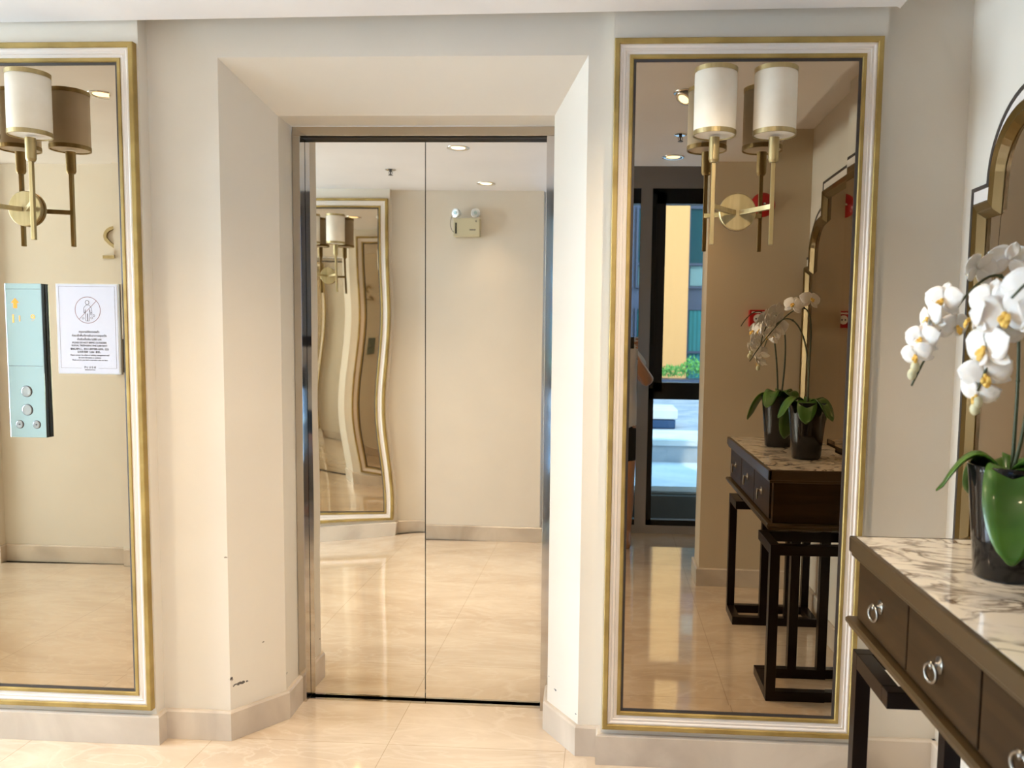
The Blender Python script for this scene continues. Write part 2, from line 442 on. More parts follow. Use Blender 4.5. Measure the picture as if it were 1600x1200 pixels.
# ceiling slab, stopping short of the right wall, with raised slot and bay ceiling above
bm = NB()
prism(bm, [(XL, -2.13), (0.812, -2.13), (0.812, -0.055), (0.798, -0.069), (-2.26, -0.002), (XL, -0.002)], 2.301, 2.40)
struct('ceiling', bm, ceil_m)
bm = NB()
box(bm, XL, XR, -2.13, 0.06, 2.47, 2.55)
struct('ceiling_slot', bm, ceil_m)
bm = NB()
box(bm, -0.60, XR, -3.40, -2.13, 2.62, 2.75)
struct('ceiling_bay', bm, ceil_m)
bm = NB(); box(bm, XL - 0.2, XR + 0.3, -3.5, 0.8, TOP, TOP + 0.1); struct('ceiling_roof', bm, ceil_m)

# marble skirting: mitred strip 10 cm high that follows each wall
def skirting(bm, path, h=0.10, t_=0.016, side=1):
    pts = [Vector((x, y)) for x, y in path]; n = len(pts)
    offs = []
    for i in range(n):
        ds = []
        if i > 0: ds.append((pts[i] - pts[i-1]).normalized())
        if i < n - 1: ds.append((pts[i+1] - pts[i]).normalized())
        ns = [Vector((d.y, -d.x)) * side for d in ds]
        if len(ns) == 2:
            m_ = (ns[0] + ns[1]).normalized(); k = t_ / max(0.3, m_.dot(ns[0]))
            offs.append((m_, k))
        else: offs.append((ns[0], t_))
    prof = [(0, 0), (1, 0), (1, h - 0.006), (0.7, h), (0, h)]
    rows = []
    for (p, (m_, k)) in zip(pts, offs):
        rows.append([bm.verts.new((p.x + m_.x * k * a - m_.x * 0.001, p.y + m_.y * k * a - m_.y * 0.001, z + (0.0005 if z == 0 else 0))) for a, z in prof])
    for i in range(n - 1):
        for j in range(5):
            bm.faces.new((rows[i][j], rows[i+1][j], rows[i+1][(j+1) % 5], rows[i][(j+1) % 5]))
    bm.faces.new(rows[0]); bm.faces.new(rows[-1][::-1])
bm = NB()
skirting(bm, [(L2 - 0.191, 0.375), (L2 - 0.187, 0.22), (L2 - 0.075, PF), (LP[0], PF), (LP[0], 0), (LP[1], 0), (LP[1], PF), (-1.235, PF), (-1.112, 0.22), (-1.116, 0.365)])
struct('baseboard_front', bm, base_m)
bm = NB()
skirting(bm, [(XL, PF), (L2 - 1.235, PF), (L2 - 1.112, 0.22), (L2 - 1.116, 0.365)])
struct('baseboard_front_left', bm, base_m)
bm = NB()
skirting(bm, [(-0.191, 0.375), (-0.187, 0.22), (-0.075, PF), (0.0, PF), (0.0, 0), (0.80, 0), (0.80, PF), (XR, PF)])
struct('baseboard_front_right', bm, base_m)
bm = NB()
skirting(bm, [(XR, PF), (XR, -2.01), (0.525, -2.01), (0.525, -2.24), (1.05, -2.24)])
struct('baseboard_right', bm, base_m)
bm = NB()
skirting(bm, [(-0.43, -3.235), (-0.43, YB), (BP[1], YB), (BP[1], YB + 0.05), (BP[0], YB + 0.05), (BP[0], YB), (BP2[1], YB), (BP2[1], YB + 0.05), (BP2[0], YB + 0.05), (BP2[0], YB), (XL, YB)])
struct('baseboard_back', bm, base_m)

# windows of the bay
def bay_window(name, x0, x1, sash=0.045, y=-3.30):
    bm = NB()
    fz0, fz1 = 0.058, 2.378
    box(bm, x0, x0 + 0.035, y, y + 0.06, fz0, fz1); box(bm, x1 - 0.035, x1, y, y + 0.06, fz0, fz1)
    box(bm, x0, x1, y, y + 0.06, fz0, fz0 + 0.038); box(bm, x0, x1, y, y + 0.06, fz1 - 0.04, fz1)
    box(bm, x0, x1, y, y + 0.06, 0.945, 1.02)
    # opening sash above the transom
    box(bm, x0 + 0.03, x0 + 0.09, y - 0.01, y + 0.07, 1.0, 2.35); box(bm, x1 - 0.09, x1 - 0.03, y - 0.01, y + 0.07, 1.0, 2.35)
    box(bm, x0 + 0.03, x1 - 0.03, y - 0.01, y + 0.07, 1.0, 1.06); box(bm, x0 + 0.03, x1 - 0.03, y - 0.01, y + 0.07, 2.275, 2.35)
    w = struct(name, bm, black_m)
    bm = NB(); box(bm, x0 + 0.03, x1 - 0.03, y + 0.022, y + 0.028, fz0 + 0.03, 0.95); p = link('window_pane', bm, pane_m, w)
    bm = NB(); box(bm, x0 + 0.085, x1 - 0.085, y + 0.022, y + 0.028, 1.055, 2.28); p = link('window_pane', bm, pane_m, w)
bay_window('window_1', 0.287, 1.02)
bay_window('window_2', -0.60, 0.188)
bm = NB()
x = XL - 0.09
box(bm, x - 0.03, x + 0.03, -1.98, -1.93, 0.45, 2.35); box(bm, x - 0.03, x + 0.03, -0.07, -0.02, 0.45, 2.35)
box(bm, x - 0.03, x + 0.03, -1.93, -0.07, 0.45, 0.50); box(bm, x - 0.03, x + 0.03, -1.93, -0.07, 2.30, 2.35); box(bm, x - 0.025, x + 0.025, -1.02, -0.98, 0.5, 2.3)
w3 = struct('window_3', bm, black_m)
bm = NB(); box(bm, x - 0.003, x + 0.003, -1.94, -0.06, 0.49, 2.31); link('window_pane', bm, pane_m, w3)

# ------------------------------------------------------------------ lift entrance
DY = 0.40
def door_leaf(D1, x0, x1, wave):
    """polished leaf whose thin skin is very slightly dished and twisted, as pressed steel doors are"""
    bm = NB(); nx, nz = 12, 120; z0, z1 = 0.010, 2.040
    grid = []
    for i in range(nx + 1):
        row = []
        for j in range(nz + 1):
            u, v = i / nx, j / nz
            row.append(bm.verts.new((x0 + (x1 - x0) * u, DY - wave(u, v), z0 + (z1 - z0) * v)))
        grid.append(row)
    for i in range(nx):
        for j in range(nz):
            bm.faces.new((grid[i][j], grid[i+1][j], grid[i+1][j+1], grid[i][j+1]))
    o = link('door_leaf', bm, steel_m, D1, smooth=True)
    n0 = len(o.data.polygons)
    bm = NB(); bm.from_mesh(o.data); box(bm, x0, x1, DY + 0.0016, DY + 0.032, z0, z1)
    bm.to_mesh(o.data); bm.free()
    for p in o.data.polygons: p.use_smooth = p.index < n0
    return o
def env(v): return max(0.0, min(1.0, (v - 0.12) / 0.2)) * max(0.0, min(1.0, (0.86 - v) / 0.16))
def wave_left(u, v): return 0.0019 * (u - 0.42) * math.cos(2 * PI * (v - 0.36) / 0.37) * env(v) * (1.25 if v < 0.5 else max(0.3, 1.25 - 3.2 * (v - 0.5))) + 0.00012 * math.sin(2 * PI * u + 1)
def wave_right(u, v): return 0.00018 * (u - 0.2) * math.sin(2 * PI * 1.3 * v + 1.0)
def lift_entrance(name, dx, lab):
    bm = NB()
    for xa, xb in ((-1.116, -1.088), (-0.222, -0.195)):
        box(bm, dx + xa, dx + xb, 0.352, 0.62, 0.0, 2.045)
    box(bm, dx - 1.116, dx - 0.195, 0.352, 0.62, 2.0451, 2.0765)
    D1 = struct(name, bm, satin_m, 0.001); D1['label'] = lab
    bm = NB(); box(bm, dx - 1.088, dx - 0.222, 0.50, 0.60, 0.0, 2.045); link('lift_shaft_back', bm, dark_m, D1)
    bm = NB(); box(bm, dx - 1.087, dx - 0.223, DY - 0.035, DY + 0.06, 2.0415, 2.0450); link('head_slot_shade', bm, dark_m, D1)  # dark strip painting the shadow of the slot under the header
    bm = NB(); box(bm, dx - 1.087, dx - 0.223, DY - 0.025, DY + 0.06, 0.0, 0.004); link('sill_plate', bm, satin_m, D1)
    door_leaf(D1, dx - 1.087, dx - 0.6555, wave_left)
    door_leaf(D1, dx - 0.6525, dx - 0.223, wave_right)
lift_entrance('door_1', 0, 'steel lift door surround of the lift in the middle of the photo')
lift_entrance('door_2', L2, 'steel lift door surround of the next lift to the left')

# ------------------------------------------------------------------ framed wall mirrors (panel face at local y = 0, mirror looks towards -y)
MW, MZ0, MZ1 = 0.78, 0.121, 2.238
def sweep_rect(bm, prof, w, z0, z1):
    """prof: (inset, protrusion) pairs; swept round the rectangle with mitres"""
    rings = []
    for ins, pr in prof:
        x0, x1, a, b_ = -w/2 + ins, w/2 - ins, z0 + ins, z1 - ins
        rings.append([bm.verts.new(p) for p in ((x0, -pr, a), (x1, -pr, a), (x1, -pr, b_), (x0, -pr, b_))])
    m_ = len(rings)
    for i in range(m_):
        for k in range(4):
            bm.faces.new((rings[i][k], rings[i][(k+1) % 4], rings[(i+1) % m_][(k+1) % 4], rings[(i+1) % m_][k]))
def wall_mirror():
    t_ = thing('wall_mirror', '', 'mirror', (0, 0, 0), 0, 'tall gold-edged mirrors on the lobby walls')
    bm = NB(); sweep_rect(bm, [(0, 0.0005), (0, 0.021), (0.002, 0.023), (0.014, 0.023), (0.0165, 0.020), (0.0165, 0.0005)], MW, MZ0, MZ1)
    link('outer_trim', bm, gold_m, t_)
    bm = NB(); sweep_rect(bm, [(0.0166, 0.0005), (0.0166, 0.017), (0.022, 0.0185), (0.0250, 0.0165), (0.0265, 0.0145), (0.033, 0.0160), (0.0350, 0.0125), (0.0370, 0.0135), (0.0455, 0.0115), (0.0455, 0.0005)], MW, MZ0, MZ1)
    link('moulding', bm, cream_m, t_)
    bm = NB(); sweep_rect(bm, [(0.0456, 0.0005), (0.0456, 0.014), (0.047, 0.016), (0.055, 0.0155), (0.0575, 0.012), (0.0575, 0.0005)], MW, MZ0, MZ1)
    link('inner_trim', bm, gold_m, t_)
    bm = NB(); sweep_rect(bm, [(0.0576, 0.0005), (0.0576, 0.009), (0.0650, 0.0075), (0.0650, 0.0005)], MW, MZ0, MZ1)
    link('rebate', bm, bead_m, t_)
    # bevelled silvered glass
    bm = NB()
    g0, bev = 0.0640, 0.024
    r0 = []; r1 = []
    for ins, y_, lst in ((g0, -0.0050, r0), (g0 + bev, -0.0054, r1)):
        x0, x1, a, b_ = -MW/2 + ins, MW/2 - ins, MZ0 + ins, MZ1 - ins
        lst += [bm.verts.new(p) for p in ((x0, y_, a), (x1, y_, a), (x1, y_, b_), (x0, y_, b_))]
    for k in range(4): bm.faces.new((r0[k], r0[(k+1) % 4], r1[(k+1) % 4], r1[k]))
    bm.faces.new(r1)
    bk = [bm.verts.new((v.co.x, -0.001, v.co.z)) for v in r0]
    for k in range(4): bm.faces.new((r0[k], bk[k], bk[(k+1) % 4], r0[(k+1) % 4]))
    bm.faces.new(bk[::-1])
    link('mirror_glass', bm, mirror_m, t_)
    return t_
m0 = wall_mirror()
m0.location = (0.394, 0, 0)
m0['label'] = 'tall gold-edged mirror right of the lift doors, reflecting the console table'
dup(m0, 'tall gold-edged mirror left of the lift, call panel and notice fixed on its glass', (-1.857, 0, 0))
dup(m0, 'gold-edged mirror opposite the lift, seen wavy in the steel doors', ((BP[0] + BP[1]) / 2, YB + 0.05, 0), PI)
dup(m0, 'gold-edged mirror whose edge shows at the far left of the left mirror', ((BP2[0] + BP2[1]) / 2, YB + 0.05, 0), PI)

# ------------------------------------------------------------------ two-armed sconces on the mirror glass
def sconce():
    t_ = thing('wall_sconce', '', 'wall lamp', (0, 0, 0), 0, 'two-armed brass sconces')
    bm = NB(); lathe(bm, [(0.0, 0.0), (0.052, 0.0), (0.0545, -0.003), (0.0545, -0.012), (0.052, -0.0145), (0.0, -0.0145)], 48, (0, -0.0055, 1.735), 'Y', False)
    bmesh.ops.remove_doubles(bm, verts=bm.verts, dist=1e-6)
    link('backplate', bm, brass_m, t_)
    for s in (-1, 1):
        xs = s * 0.0845; ys = -0.100
        bm = NB(); tube(bm, [(s * 0.010, -0.019, 1.733), (s * 0.022, -0.032, 1.733), (xs, ys, 1.738)], 0.0095, 4, up=(0, 0, 1))
        link('arm', bm, brass_m, t_)
        bm = NB(); box(bm, xs - 0.0058, xs + 0.0058, ys - 0.0058, ys + 0.0058, 1.629, 1.875)
        st = link('stem', bm, brass_m, t_, bevel=0.001)
        bm = NB(); lathe(bm, [(0.0, 1.862), (0.011, 1.862), (0.0150, 1.870), (0.0150, 1.932), (0.0, 1.932)], 24, (xs, ys, 0), 'Z', False)
        bmesh.ops.remove_doubles(bm, verts=bm.verts, dist=1e-6)
        link('candle_cup', bm, brass_m, st, smooth=False)
        z0, z1, rr_ = 1.936, 2.122, 0.0600
        bm = NB(); lathe(bm, [(rr_, z0 + 0.001), (rr_, z1 - 0.001), (rr_ - 0.0012, z1 - 0.001), (rr_ - 0.0012, z0 + 0.001), (rr_, z0 + 0.001)], 48, (xs, ys, 0), 'Z', False)
        sh = link('lamp_shade', bm, shade_m, t_, smooth=False)
        for p in sh.data.polygons: p.use_smooth = True
        for za in (z0, z1 - 0.013):
            bm = NB(); lathe(bm, [(rr_ + 0.0012, za), (rr_ + 0.0012, za + 0.013), (rr_ - 0.002, za + 0.013), (rr_ - 0.002, za), (rr_ + 0.0012, za)], 48, (xs, ys, 0), 'Z', False)
            link('shade_band', bm, brass_m, sh)
        bm = NB(); lathe(bm, [(rr_ - 0.002, z0 + 0.004), (0.0, z0 + 0.004)], 32, (xs, ys, 0), 'Z', False); link('diffuser', bm, shadein_m, sh)
    return t_
s0 = sconce(); s0.location = (0.378, 0, 0)
s0['label'] = 'brass sconce with two cream shades on the mirror right of the lift'
dup(s0, 'brass sconce with two cream shades at the left edge of the photo', (-1.832, 0, 0))
dup(s0, 'small-looking brass sconce on the opposite mirror, reflected in the left door', ((BP[0] + BP[1]) / 2 + 0.0, YB + 0.05, 0), PI)

# ------------------------------------------------------------------ console table
CXF, CXB, CY1, CY0 = 0.600, 1.022, -0.52, -1.60
ct = thing('console_table', 'dark walnut console table with veined marble top along the right wall', 'table', (0.81, -1.06, 0))
def cl(name, bm, mat, parent=None, bevel=0.0, smooth=False):
    for v in bm.verts: v.co -= Vector((0.81, -1.06, 0))
    return link(name, bm, mat, parent or ct, smooth, bevel)
bm = NB(); box(bm, CXF + 0.014, CXB - 0.003, CY0 + 0.014, CY1 - 0.014, 0.862, 0.8805); cl('marble_top', bm, marble_m)
bm = NB()
for (a, b_, c, d) in ((CXF, CXB, CY0, CY0 + 0.0145), (CXF, CXB, CY1 - 0.0145, CY1), (CXF, CXF + 0.0145, CY0, CY1)):
    box(bm, a, b_, c, d, 0.842, 0.880)
box(bm, CXF + 0.005, CXB, CY0 + 0.005, CY1 - 0.005, 0.832, 0.8615)
cl('top_edge', bm, rim_m, bevel=0.003)
BX0, BY0, BY1 = CXF + 0.018, CY0 + 0.018, CY1 - 0.018
bm = NB(); box(bm, BX0 + 0.004, CXB, BY0, BY1, 0.680, 0.833); cl('body', bm, walnut_m, bevel=0.002)
dl = (BY1 - BY0 - 0.05) / 3
for k in range(3):
    y1 = BY1 - 0.025 - k * dl; y0 = y1 - dl
    bm = NB(); box(bm, BX0 - 0.004, BX0 + 0.006, y0 + 0.004, y1 - 0.004, 0.690, 0.826)
    dr = cl('drawer_front', bm, walnut_m, bevel=0.0015)
    ym = (y0 + y1) / 2; px_ = BX0 - 0.004
    bm = NB()
    lathe(bm, [(0.011, 0), (0.011, -0.003), (0.006, -0.004), (0.005, -0.014), (0.0085, -0.018), (0.0, -0.020)], 20, (px_, ym, 0.768), 'X', True)
    lathe(bm, [(0.016, 0), (0.016, -0.002), (0.0, -0.0022)], 24, (px_, ym, 0.768), 'X', True)
    ring = [(px_ - 0.016 - 0.004 * math.sin(a), ym + 0.017 * math.sin(a * 1.0), 0.753 + 0.017 * math.cos(a)) for a in [2 * PI * i / 24 for i in range(25)]]
    tube(bm, ring, 0.0032, 8, caps=False)
    cl('ring_pull', bm, pull_m, dr, smooth=True)
bm = NB()
prof = [(0.0, 0.680), (-0.014, 0.680), (-0.019, 0.674), (-0.019, 0.667), (-0.012, 0.662), (-0.012, 0.657), (-0.004, 0.652), (0.03, 0.652), (0.03, 0.680)]
def ringu(p):      # front, two ends
    o_, z_ = p
    return [(CXB, BY1 - o_, z_), (BX0 + o_, BY1 - o_, z_), (BX0 + o_, BY0 + o_, z_), (CXB, BY0 + o_, z_)]
rg = [[bm.verts.new(q) for q in ringu(p)] for p in prof]
for i in range(len(rg)):
    j = (i + 1) % len(rg)
    for k in range(3): bm.faces.new((rg[i][k], rg[i][k+1], rg[j][k+1], rg[j][k]))
bm.faces.new([r_[0] for r_ in rg]); bm.faces.new([r_[3] for r_ in rg][::-1])
box(bm, BX0 + 0.02, CXB, BY0 + 0.02, BY1 - 0.02, 0.658, 0.6795)
cl('moulding', bm, rim_m)
B = 0.036
def pedestal(ya, yb):
    """ya outer face, yb inner face; open ring above and below, corner legs outside, paired legs inside"""
    lo, hi = min(ya, yb), max(ya, yb)
    x0, x1 = 0.618, 1.018
    for nm, z0, z1 in (('upper_frame', 0.560, 0.598), ('lower_frame', 0.0, 0.038)):
        bm = NB()
        box(bm, x0, x1, lo, lo + B, z0, z1); box(bm, x0, x1, hi - B, hi, z0, z1)
        box(bm, x0, x0 + B, lo + B, hi - B, z0, z1); box(bm, x1 - B, x1, lo + B, hi - B, z0, z1)
        cl(nm, bm, leg_m, bevel=0.0015)
    ys = 1 if ya > yb else -1
    oa = (ya - B, ya) if ys > 0 else (ya, ya + B)
    ia = (yb, yb + B) if ys > 0 else (yb - B, yb)
    for xa in (x0, x1 - B):
        bm = NB(); box(bm, xa, xa + B, oa[0], oa[1], 0.037, 0.561); cl('leg', bm, leg_m, bevel=0.001)
    for xa in (0.745, 0.862):
        bm = NB(); box(bm, xa, xa + B, ia[0], ia[1], 0.037, 0.561); box(bm, xa, xa + B, ia[0], ia[1], 0.597, 0.653); cl('leg', bm, leg_m, bevel=0.001)
pedestal(-0.527, -0.785)
pedestal(-1.593, -1.375)

# ------------------------------------------------------------------ shaped mirror on the right wall
def ogee_outline():
    half = [(-0.030, 0.70), (-0.030, 1.80), (-0.125, 1.80)]
    for k in range(1, 12):
        a = math.acos(0) * k / 11 * 0.90
        half.append((-0.125 - 0.235 * (1 - math.cos(a)), 1.80 + 0.222 * math.sin(a)))
    half += [(-0.352, 2.022), (-0.352, 2.143)]
    mid = -1.04
    full = [(y, z) for y, z in half] + [(2 * mid - y, z) for y, z in reversed(half)]
    return full
OUT = ogee_outline()
def inset(poly, d):
    n = len(poly); res = []
    area = sum(poly[i][0] * poly[(i+1) % n][1] - poly[(i+1) % n][0] * poly[i][1] for i in range(n))
    sg = 1 if area > 0 else -1
    for i in range(n):
        p0, p1, p2 = Vector(poly[i-1]), Vector(poly[i]), Vector(poly[(i+1) % n])
        a, b_ = (p1 - p0).normalized(), (p2 - p1).normalized()
        na, nb_ = Vector((-a.y, a.x)) * sg, Vector((-b_.y, b_.x)) * sg
        m_ = na + nb_
        if m_.length < 1e-5: m_ = na
        m_.normalize()
        res.append(tuple(p1 + m_ * d / max(0.35, m_.dot(na))))
    return res
def sweep_outline(bm, prof, poly=OUT):
    rings = [[bm.verts.new((XR - pr, y, z)) for y, z in inset(poly, ins)] for ins, pr in prof]
    m_ = len(rings); n = len(poly)
    for i in range(m_):
        for k in range(n):
            bm.faces.new((rings[i][k], rings[i][(k+1) % n], rings[(i+1) % m_][(k+1) % n], rings[(i+1) % m_][k]))
am = thing('shaped_wall_mirror', 'large arched mirror with stepped shoulders above the console table', 'mirror', (XR, -1.04, 0.70))
def al(name, bm, mat):
    for v in bm.verts: v.co -= Vector((XR, -1.04, 0.70))
    return link(name, bm, mat, am)
bm = NB(); sweep_outline(bm, [(0, 0.0005), (0, 0.012), (0.011, 0.012), (0.011, 0.0005)]); al('outer_bead', bm, bead_m)
bm = NB(); sweep_outline(bm, [(0.0111, 0.0005), (0.0111, 0.009), (0.052, 0.009), (0.052, 0.0005)]); al('cream_band', bm, cream_m)
bm = NB(); sweep_outline(bm, [(0.0521, 0.0005), (0.0521, 0.026), (0.058, 0.030), (0.075, 0.024), (0.080, 0.026), (0.098, 0.008), (0.098, 0.0005)]); al('bronze_frame', bm, bronze_m)
bm = NB()
gi = inset(OUT, 0.0965)
f1 = [bm.verts.new((XR - 0.006, y, z)) for y, z in gi]; f2 = [bm.verts.new((XR - 0.001, y, z)) for y, z in gi]
fs = [bm.faces.new(f1), bm.faces.new(f2[::-1])]
for i in range(len(gi)): bm.faces.new((f1[i], f2[i], f2[(i+1) % len(gi)], f1[(i+1) % len(gi)]))
bmesh.ops.triangulate(bm, faces=fs)
al('mirror_glass', bm, mirror_m)

# ------------------------------------------------------------------ orchids
def petal(bm, L_, W_, ang, cup, origin=(0, 0, 0), shape=1.0, ny=6, tilt=0.0):
    """petal in the local xz plane facing -y, growing from the centre at angle ang"""
    rows = []
    nx = 7
    for i in range(nx + 1):
        u = i / nx
        wd_ = W_ * (math.sin(PI * (u ** shape)) ** 0.7 if 0 < u < 1 else 0.0) + 0.0008
        row = []
        for j in range(ny + 1):
            v = (j / ny - 0.5) * 2
            lx = u * L_; lw = v * wd_ * 0.5
            dep = -cup * math.sin(PI * u * 0.9) * (1 - 0.5 * v * v) + tilt * u * L_ + 0.0015 * math.sin(9 * u + 4 * v)
            x_ = math.cos(ang) * lx - math.sin(ang) * lw
            z_ = math.sin(ang) * lx + math.cos(ang) * lw
            row.append(bm.verts.new((origin[0] + x_, origin[1] + dep, origin[2] + z_)))
        rows.append(row)
    for i in range(nx):
        for j in range(ny):
            bm.faces.new((rows[i][j], rows[i+1][j], rows[i+1][j+1], rows[i][j+1]))
def flower_bm(size=0.045, opening=0.0):
    bm = NB()
    for a in (90, 215, 325): petal(bm, size * 0.95, size * 0.62, R(a), 0.004, shape=0.95, tilt=opening + 0.12)
    for a in (18, 162): petal(bm, size * 1.05, size * 1.15, R(a), 0.006, (0, -0.003, 0), shape=0.8, tilt=opening)
    return bm
def lip_bm(size=0.045):
    bm = NB()
    petal(bm, size * 0.42, size * 0.30, R(270), 0.008, (0, -0.006, 0), tilt=-0.5)
    for a in (235, 305): petal(bm, size * 0.26, size * 0.22, R(a), 0.006, (0, -0.007, 0), tilt=-0.7)
    bmesh.ops.create_uvsphere(bm, u_segments=10, v_segments=8, radius=size * 0.09, matrix=Matrix.Translation((0, -0.009, 0.001)))
    return bm
def make_flower(parent, loc, look, size, opening):
    bm = flower_bm(size, opening)
    f = link('flower', bm, petal_m, parent, smooth=True)
    q = Vector(look).normalized().to_track_quat('-Y', 'Z')
    f.rotation_euler = (q @ Matrix.Rotation(random.uniform(-0.3, 0.3), 3, 'Y').to_quaternion()).to_euler()
    f.location = loc
    sd = f.modifiers.new('thickness', 'SOLIDIFY'); sd.thickness = 0.0008
    lp = link('lip', lip_bm(size), lip_m, f, smooth=True)
    sd = lp.modifiers.new('thickness', 'SOLIDIFY'); sd.thickness = 0.0008
    return f
def leaf_bm(base, direction, L_, W_, droop, lift):
    bm = NB(); rows = []; d = Vector((direction[0], direction[1], 0)).normalized(); s_ = Vector((-d.y, d.x, 0))
    n = 20
    for i in range(n + 1):
        u = i / n
        c = Vector(base) + d * (L_ * u) + Vector((0, 0, lift * math.sin(PI * min(1, u * 1.1)) - droop * u * u))
        w_ = W_ * (0.45 + 0.55 * math.sin(PI * min(1, u * 0.75))) * (math.sqrt(max(0.02, 1 - ((u - 0.7) / 0.3) ** 2)) if u > 0.7 else 1)
        rows.append([bm.verts.new(c + s_ * (v * w_ * 0.5) + Vector((0, 0, abs(v) * w_ * 0.16))) for v in (-1, -0.5, 0, 0.5, 1)])
    for i in range(n):
        for j in range(4): bm.faces.new((rows[i][j], rows[i+1][j], rows[i+1][j+1], rows[i][j+1]))
    return bm
def orchid(loc, label, stems, flowers, leaves, buds):
    t_ = thing('potted_orchid', label, 'plant', loc, 0, 'white orchids on the console table')
    bm = NB()
    lathe(bm, [(0.0, 0.0), (0.054, 0.0), (0.058, 0.004), (0.066, 0.10), (0.077, 0.215), (0.079, 0.228), (0.075, 0.230), (0.072, 0.222), (0.068, 0.20), (0.0, 0.20)], 48, (0, 0, 0.001), 'Z', False)
    bmesh.ops.remove_doubles(bm, verts=bm.verts, dist=1e-6)
    link('pot', bm, pot_m, t_, smooth=True)
    bm = NB(); lathe(bm, [(0.0, 0.203), (0.068, 0.203), (0.066, 0.212), (0.0, 0.216)], 24, (0, 0, 0), 'Z', False); link('soil', bm, soil_m, t_)
    off = Vector(loc)
    for k, cpts in enumerate(stems):
        pts = bez([Vector(p) - off for p in cpts], 26)
        bm = NB(); tube(bm, pts, [0.0042 - 0.0022 * i / 26 for i in range(27)], 8)
        for i in (5, 10, 15):
            bmesh.ops.create_uvsphere(bm, u_segments=8, v_segments=6, radius=0.0048, matrix=Matrix.Translation(pts[i]))
        link('flower_stem', bm, stem_m, t_, smooth=True)
    for (p, look, sz, op) in flowers: make_flower(t_, Vector(p) - off, look, sz, op)
    for (dr, L_, W_, droop, lift) in leaves:
        o = link('leaf', leaf_bm((dr[0] * 0.01, dr[1] * 0.01, 0.212), dr, L_, W_, droop, lift), leaf_m, t_, smooth=True)
        sd = o.modifiers.new('thickness', 'SOLIDIFY'); sd.thickness = 0.0022
    for p in buds:
        bm = NB(); bmesh.ops.create_uvsphere(bm, u_segments=12, v_segments=8, radius=0.0085, matrix=Matrix.Translation(Vector(p) - off) @ Matrix.Diagonal((1, 1, 1.35, 1)))
        link('bud', bm, bud_m, t_, smooth=True)
    return t_
Z0 = 0.8805
orchid((0.812, -0.860, Z0), 'white orchid in glossy black pot, the pot nearer the lift wall',
    [[(0.815, -0.860, 1.09), (0.80, -0.90, 1.35), (0.86, -0.80, 1.60), (0.74, -0.83, 1.55), (0.585, -0.93, 1.27)],
     [(0.81, -0.87, 1.09), (0.84, -0.92, 1.30), (0.80, -0.93, 1.52), (0.70, -0.98, 1.50), (0.66, -1.02, 1.33)]],
    [((0.800, -0.830, 1.520), (0.2, 0.9, 0.35), 0.044, 0.3), ((0.735, -0.840, 1.500), (-0.35, 0.9, 0.3), 0.042, 0.35),
     ((0.655, -0.885, 1.435), (-0.7, -0.6, 0.1), 0.040, 0.05), ((0.625, -0.905, 1.400), (-0.9, -0.2, -0.1), 0.038, 0.15),
     ((0.605, -0.920, 1.360), (-0.8, -0.7, 0), 0.036, 0.1), ((0.672, -0.900, 1.385), (0.3, -0.9, -0.1), 0.034, 0.25),
     ((0.592, -0.930, 1.330), (-0.6, -0.7, -0.3), 0.031, 0.35),
     ((0.700, -0.990, 1.430), (-0.8, -0.6, 0.1), 0.046, 0.1), ((0.680, -1.010, 1.375), (-0.9, 0.2, -0.1), 0.038, 0.15)],
    [((-0.35, -0.9), 0.150, 0.105, 0.150, 0.030), ((-0.85, 0.30), 0.125, 0.060, 0.045, 0.040), ((0.6, 0.7), 0.11, 0.07, 0.05, 0.035), ((0.5, -0.8), 0.15, 0.09, 0.10, 0.04), ((-0.25, 0.9), 0.105, 0.075, 0.060, 0.030)],
    [(0.584, -0.932, 1.292), (0.590, -0.93, 1.306)])
orchid((0.775, -1.240, Z0), 'white orchid in glossy black pot, the pot farther from the lift wall',
    [[(0.78, -1.235, 1.09), (0.82, -1.30, 1.34), (0.80, -1.20, 1.57), (0.68, -1.16, 1.52), (0.645, -1.08, 1.27)],
     [(0.77, -1.245, 1.09), (0.77, -1.32, 1.36), (0.76, -1.36, 1.55), (0.66, -1.33, 1.52), (0.60, -1.28, 1.42)]],
    [((0.745, -1.205, 1.480), (-0.5, -0.8, 0.2), 0.050, 0.0), ((0.690, -1.170, 1.445), (-0.7, -0.7, 0.1), 0.054, 0.0),
     ((0.655, -1.145, 1.400), (-0.6, -0.8, 0), 0.054, 0.05), ((0.640, -1.120, 1.345), (-0.9, -0.3, -0.1), 0.050, 0.1),
     ((0.700, -1.130, 1.380), (0.1, -1.0, 0), 0.050, 0.1), ((0.655, -1.085, 1.300), (-0.4, -0.8, -0.4), 0.044, 0.2),
     ((0.630, -1.100, 1.395), (-0.9, 0.3, 0.1), 0.044, 0.2), ((0.735, -1.160, 1.415), (0.3, -0.9, 0.1), 0.052, 0.05),
     ((0.650, -1.070, 1.265), (-0.6, -0.6, -0.5), 0.034, 0.45), ((0.700, -1.20, 1.40), (-0.2, -1.0, 0.0), 0.052, 0.0)],
    [((-0.8, -0.5), 0.14, 0.09, 0.10, 0.035), ((-0.6, 0.7), 0.10, 0.07, 0.03, 0.045), ((0.4, 0.9), 0.11, 0.065, -0.02, 0.03), ((0.4, -0.9), 0.15, 0.08, 0.08, 0.05)],
    [(0.645, -1.072, 1.238), (0.648, -1.075, 1.250)])

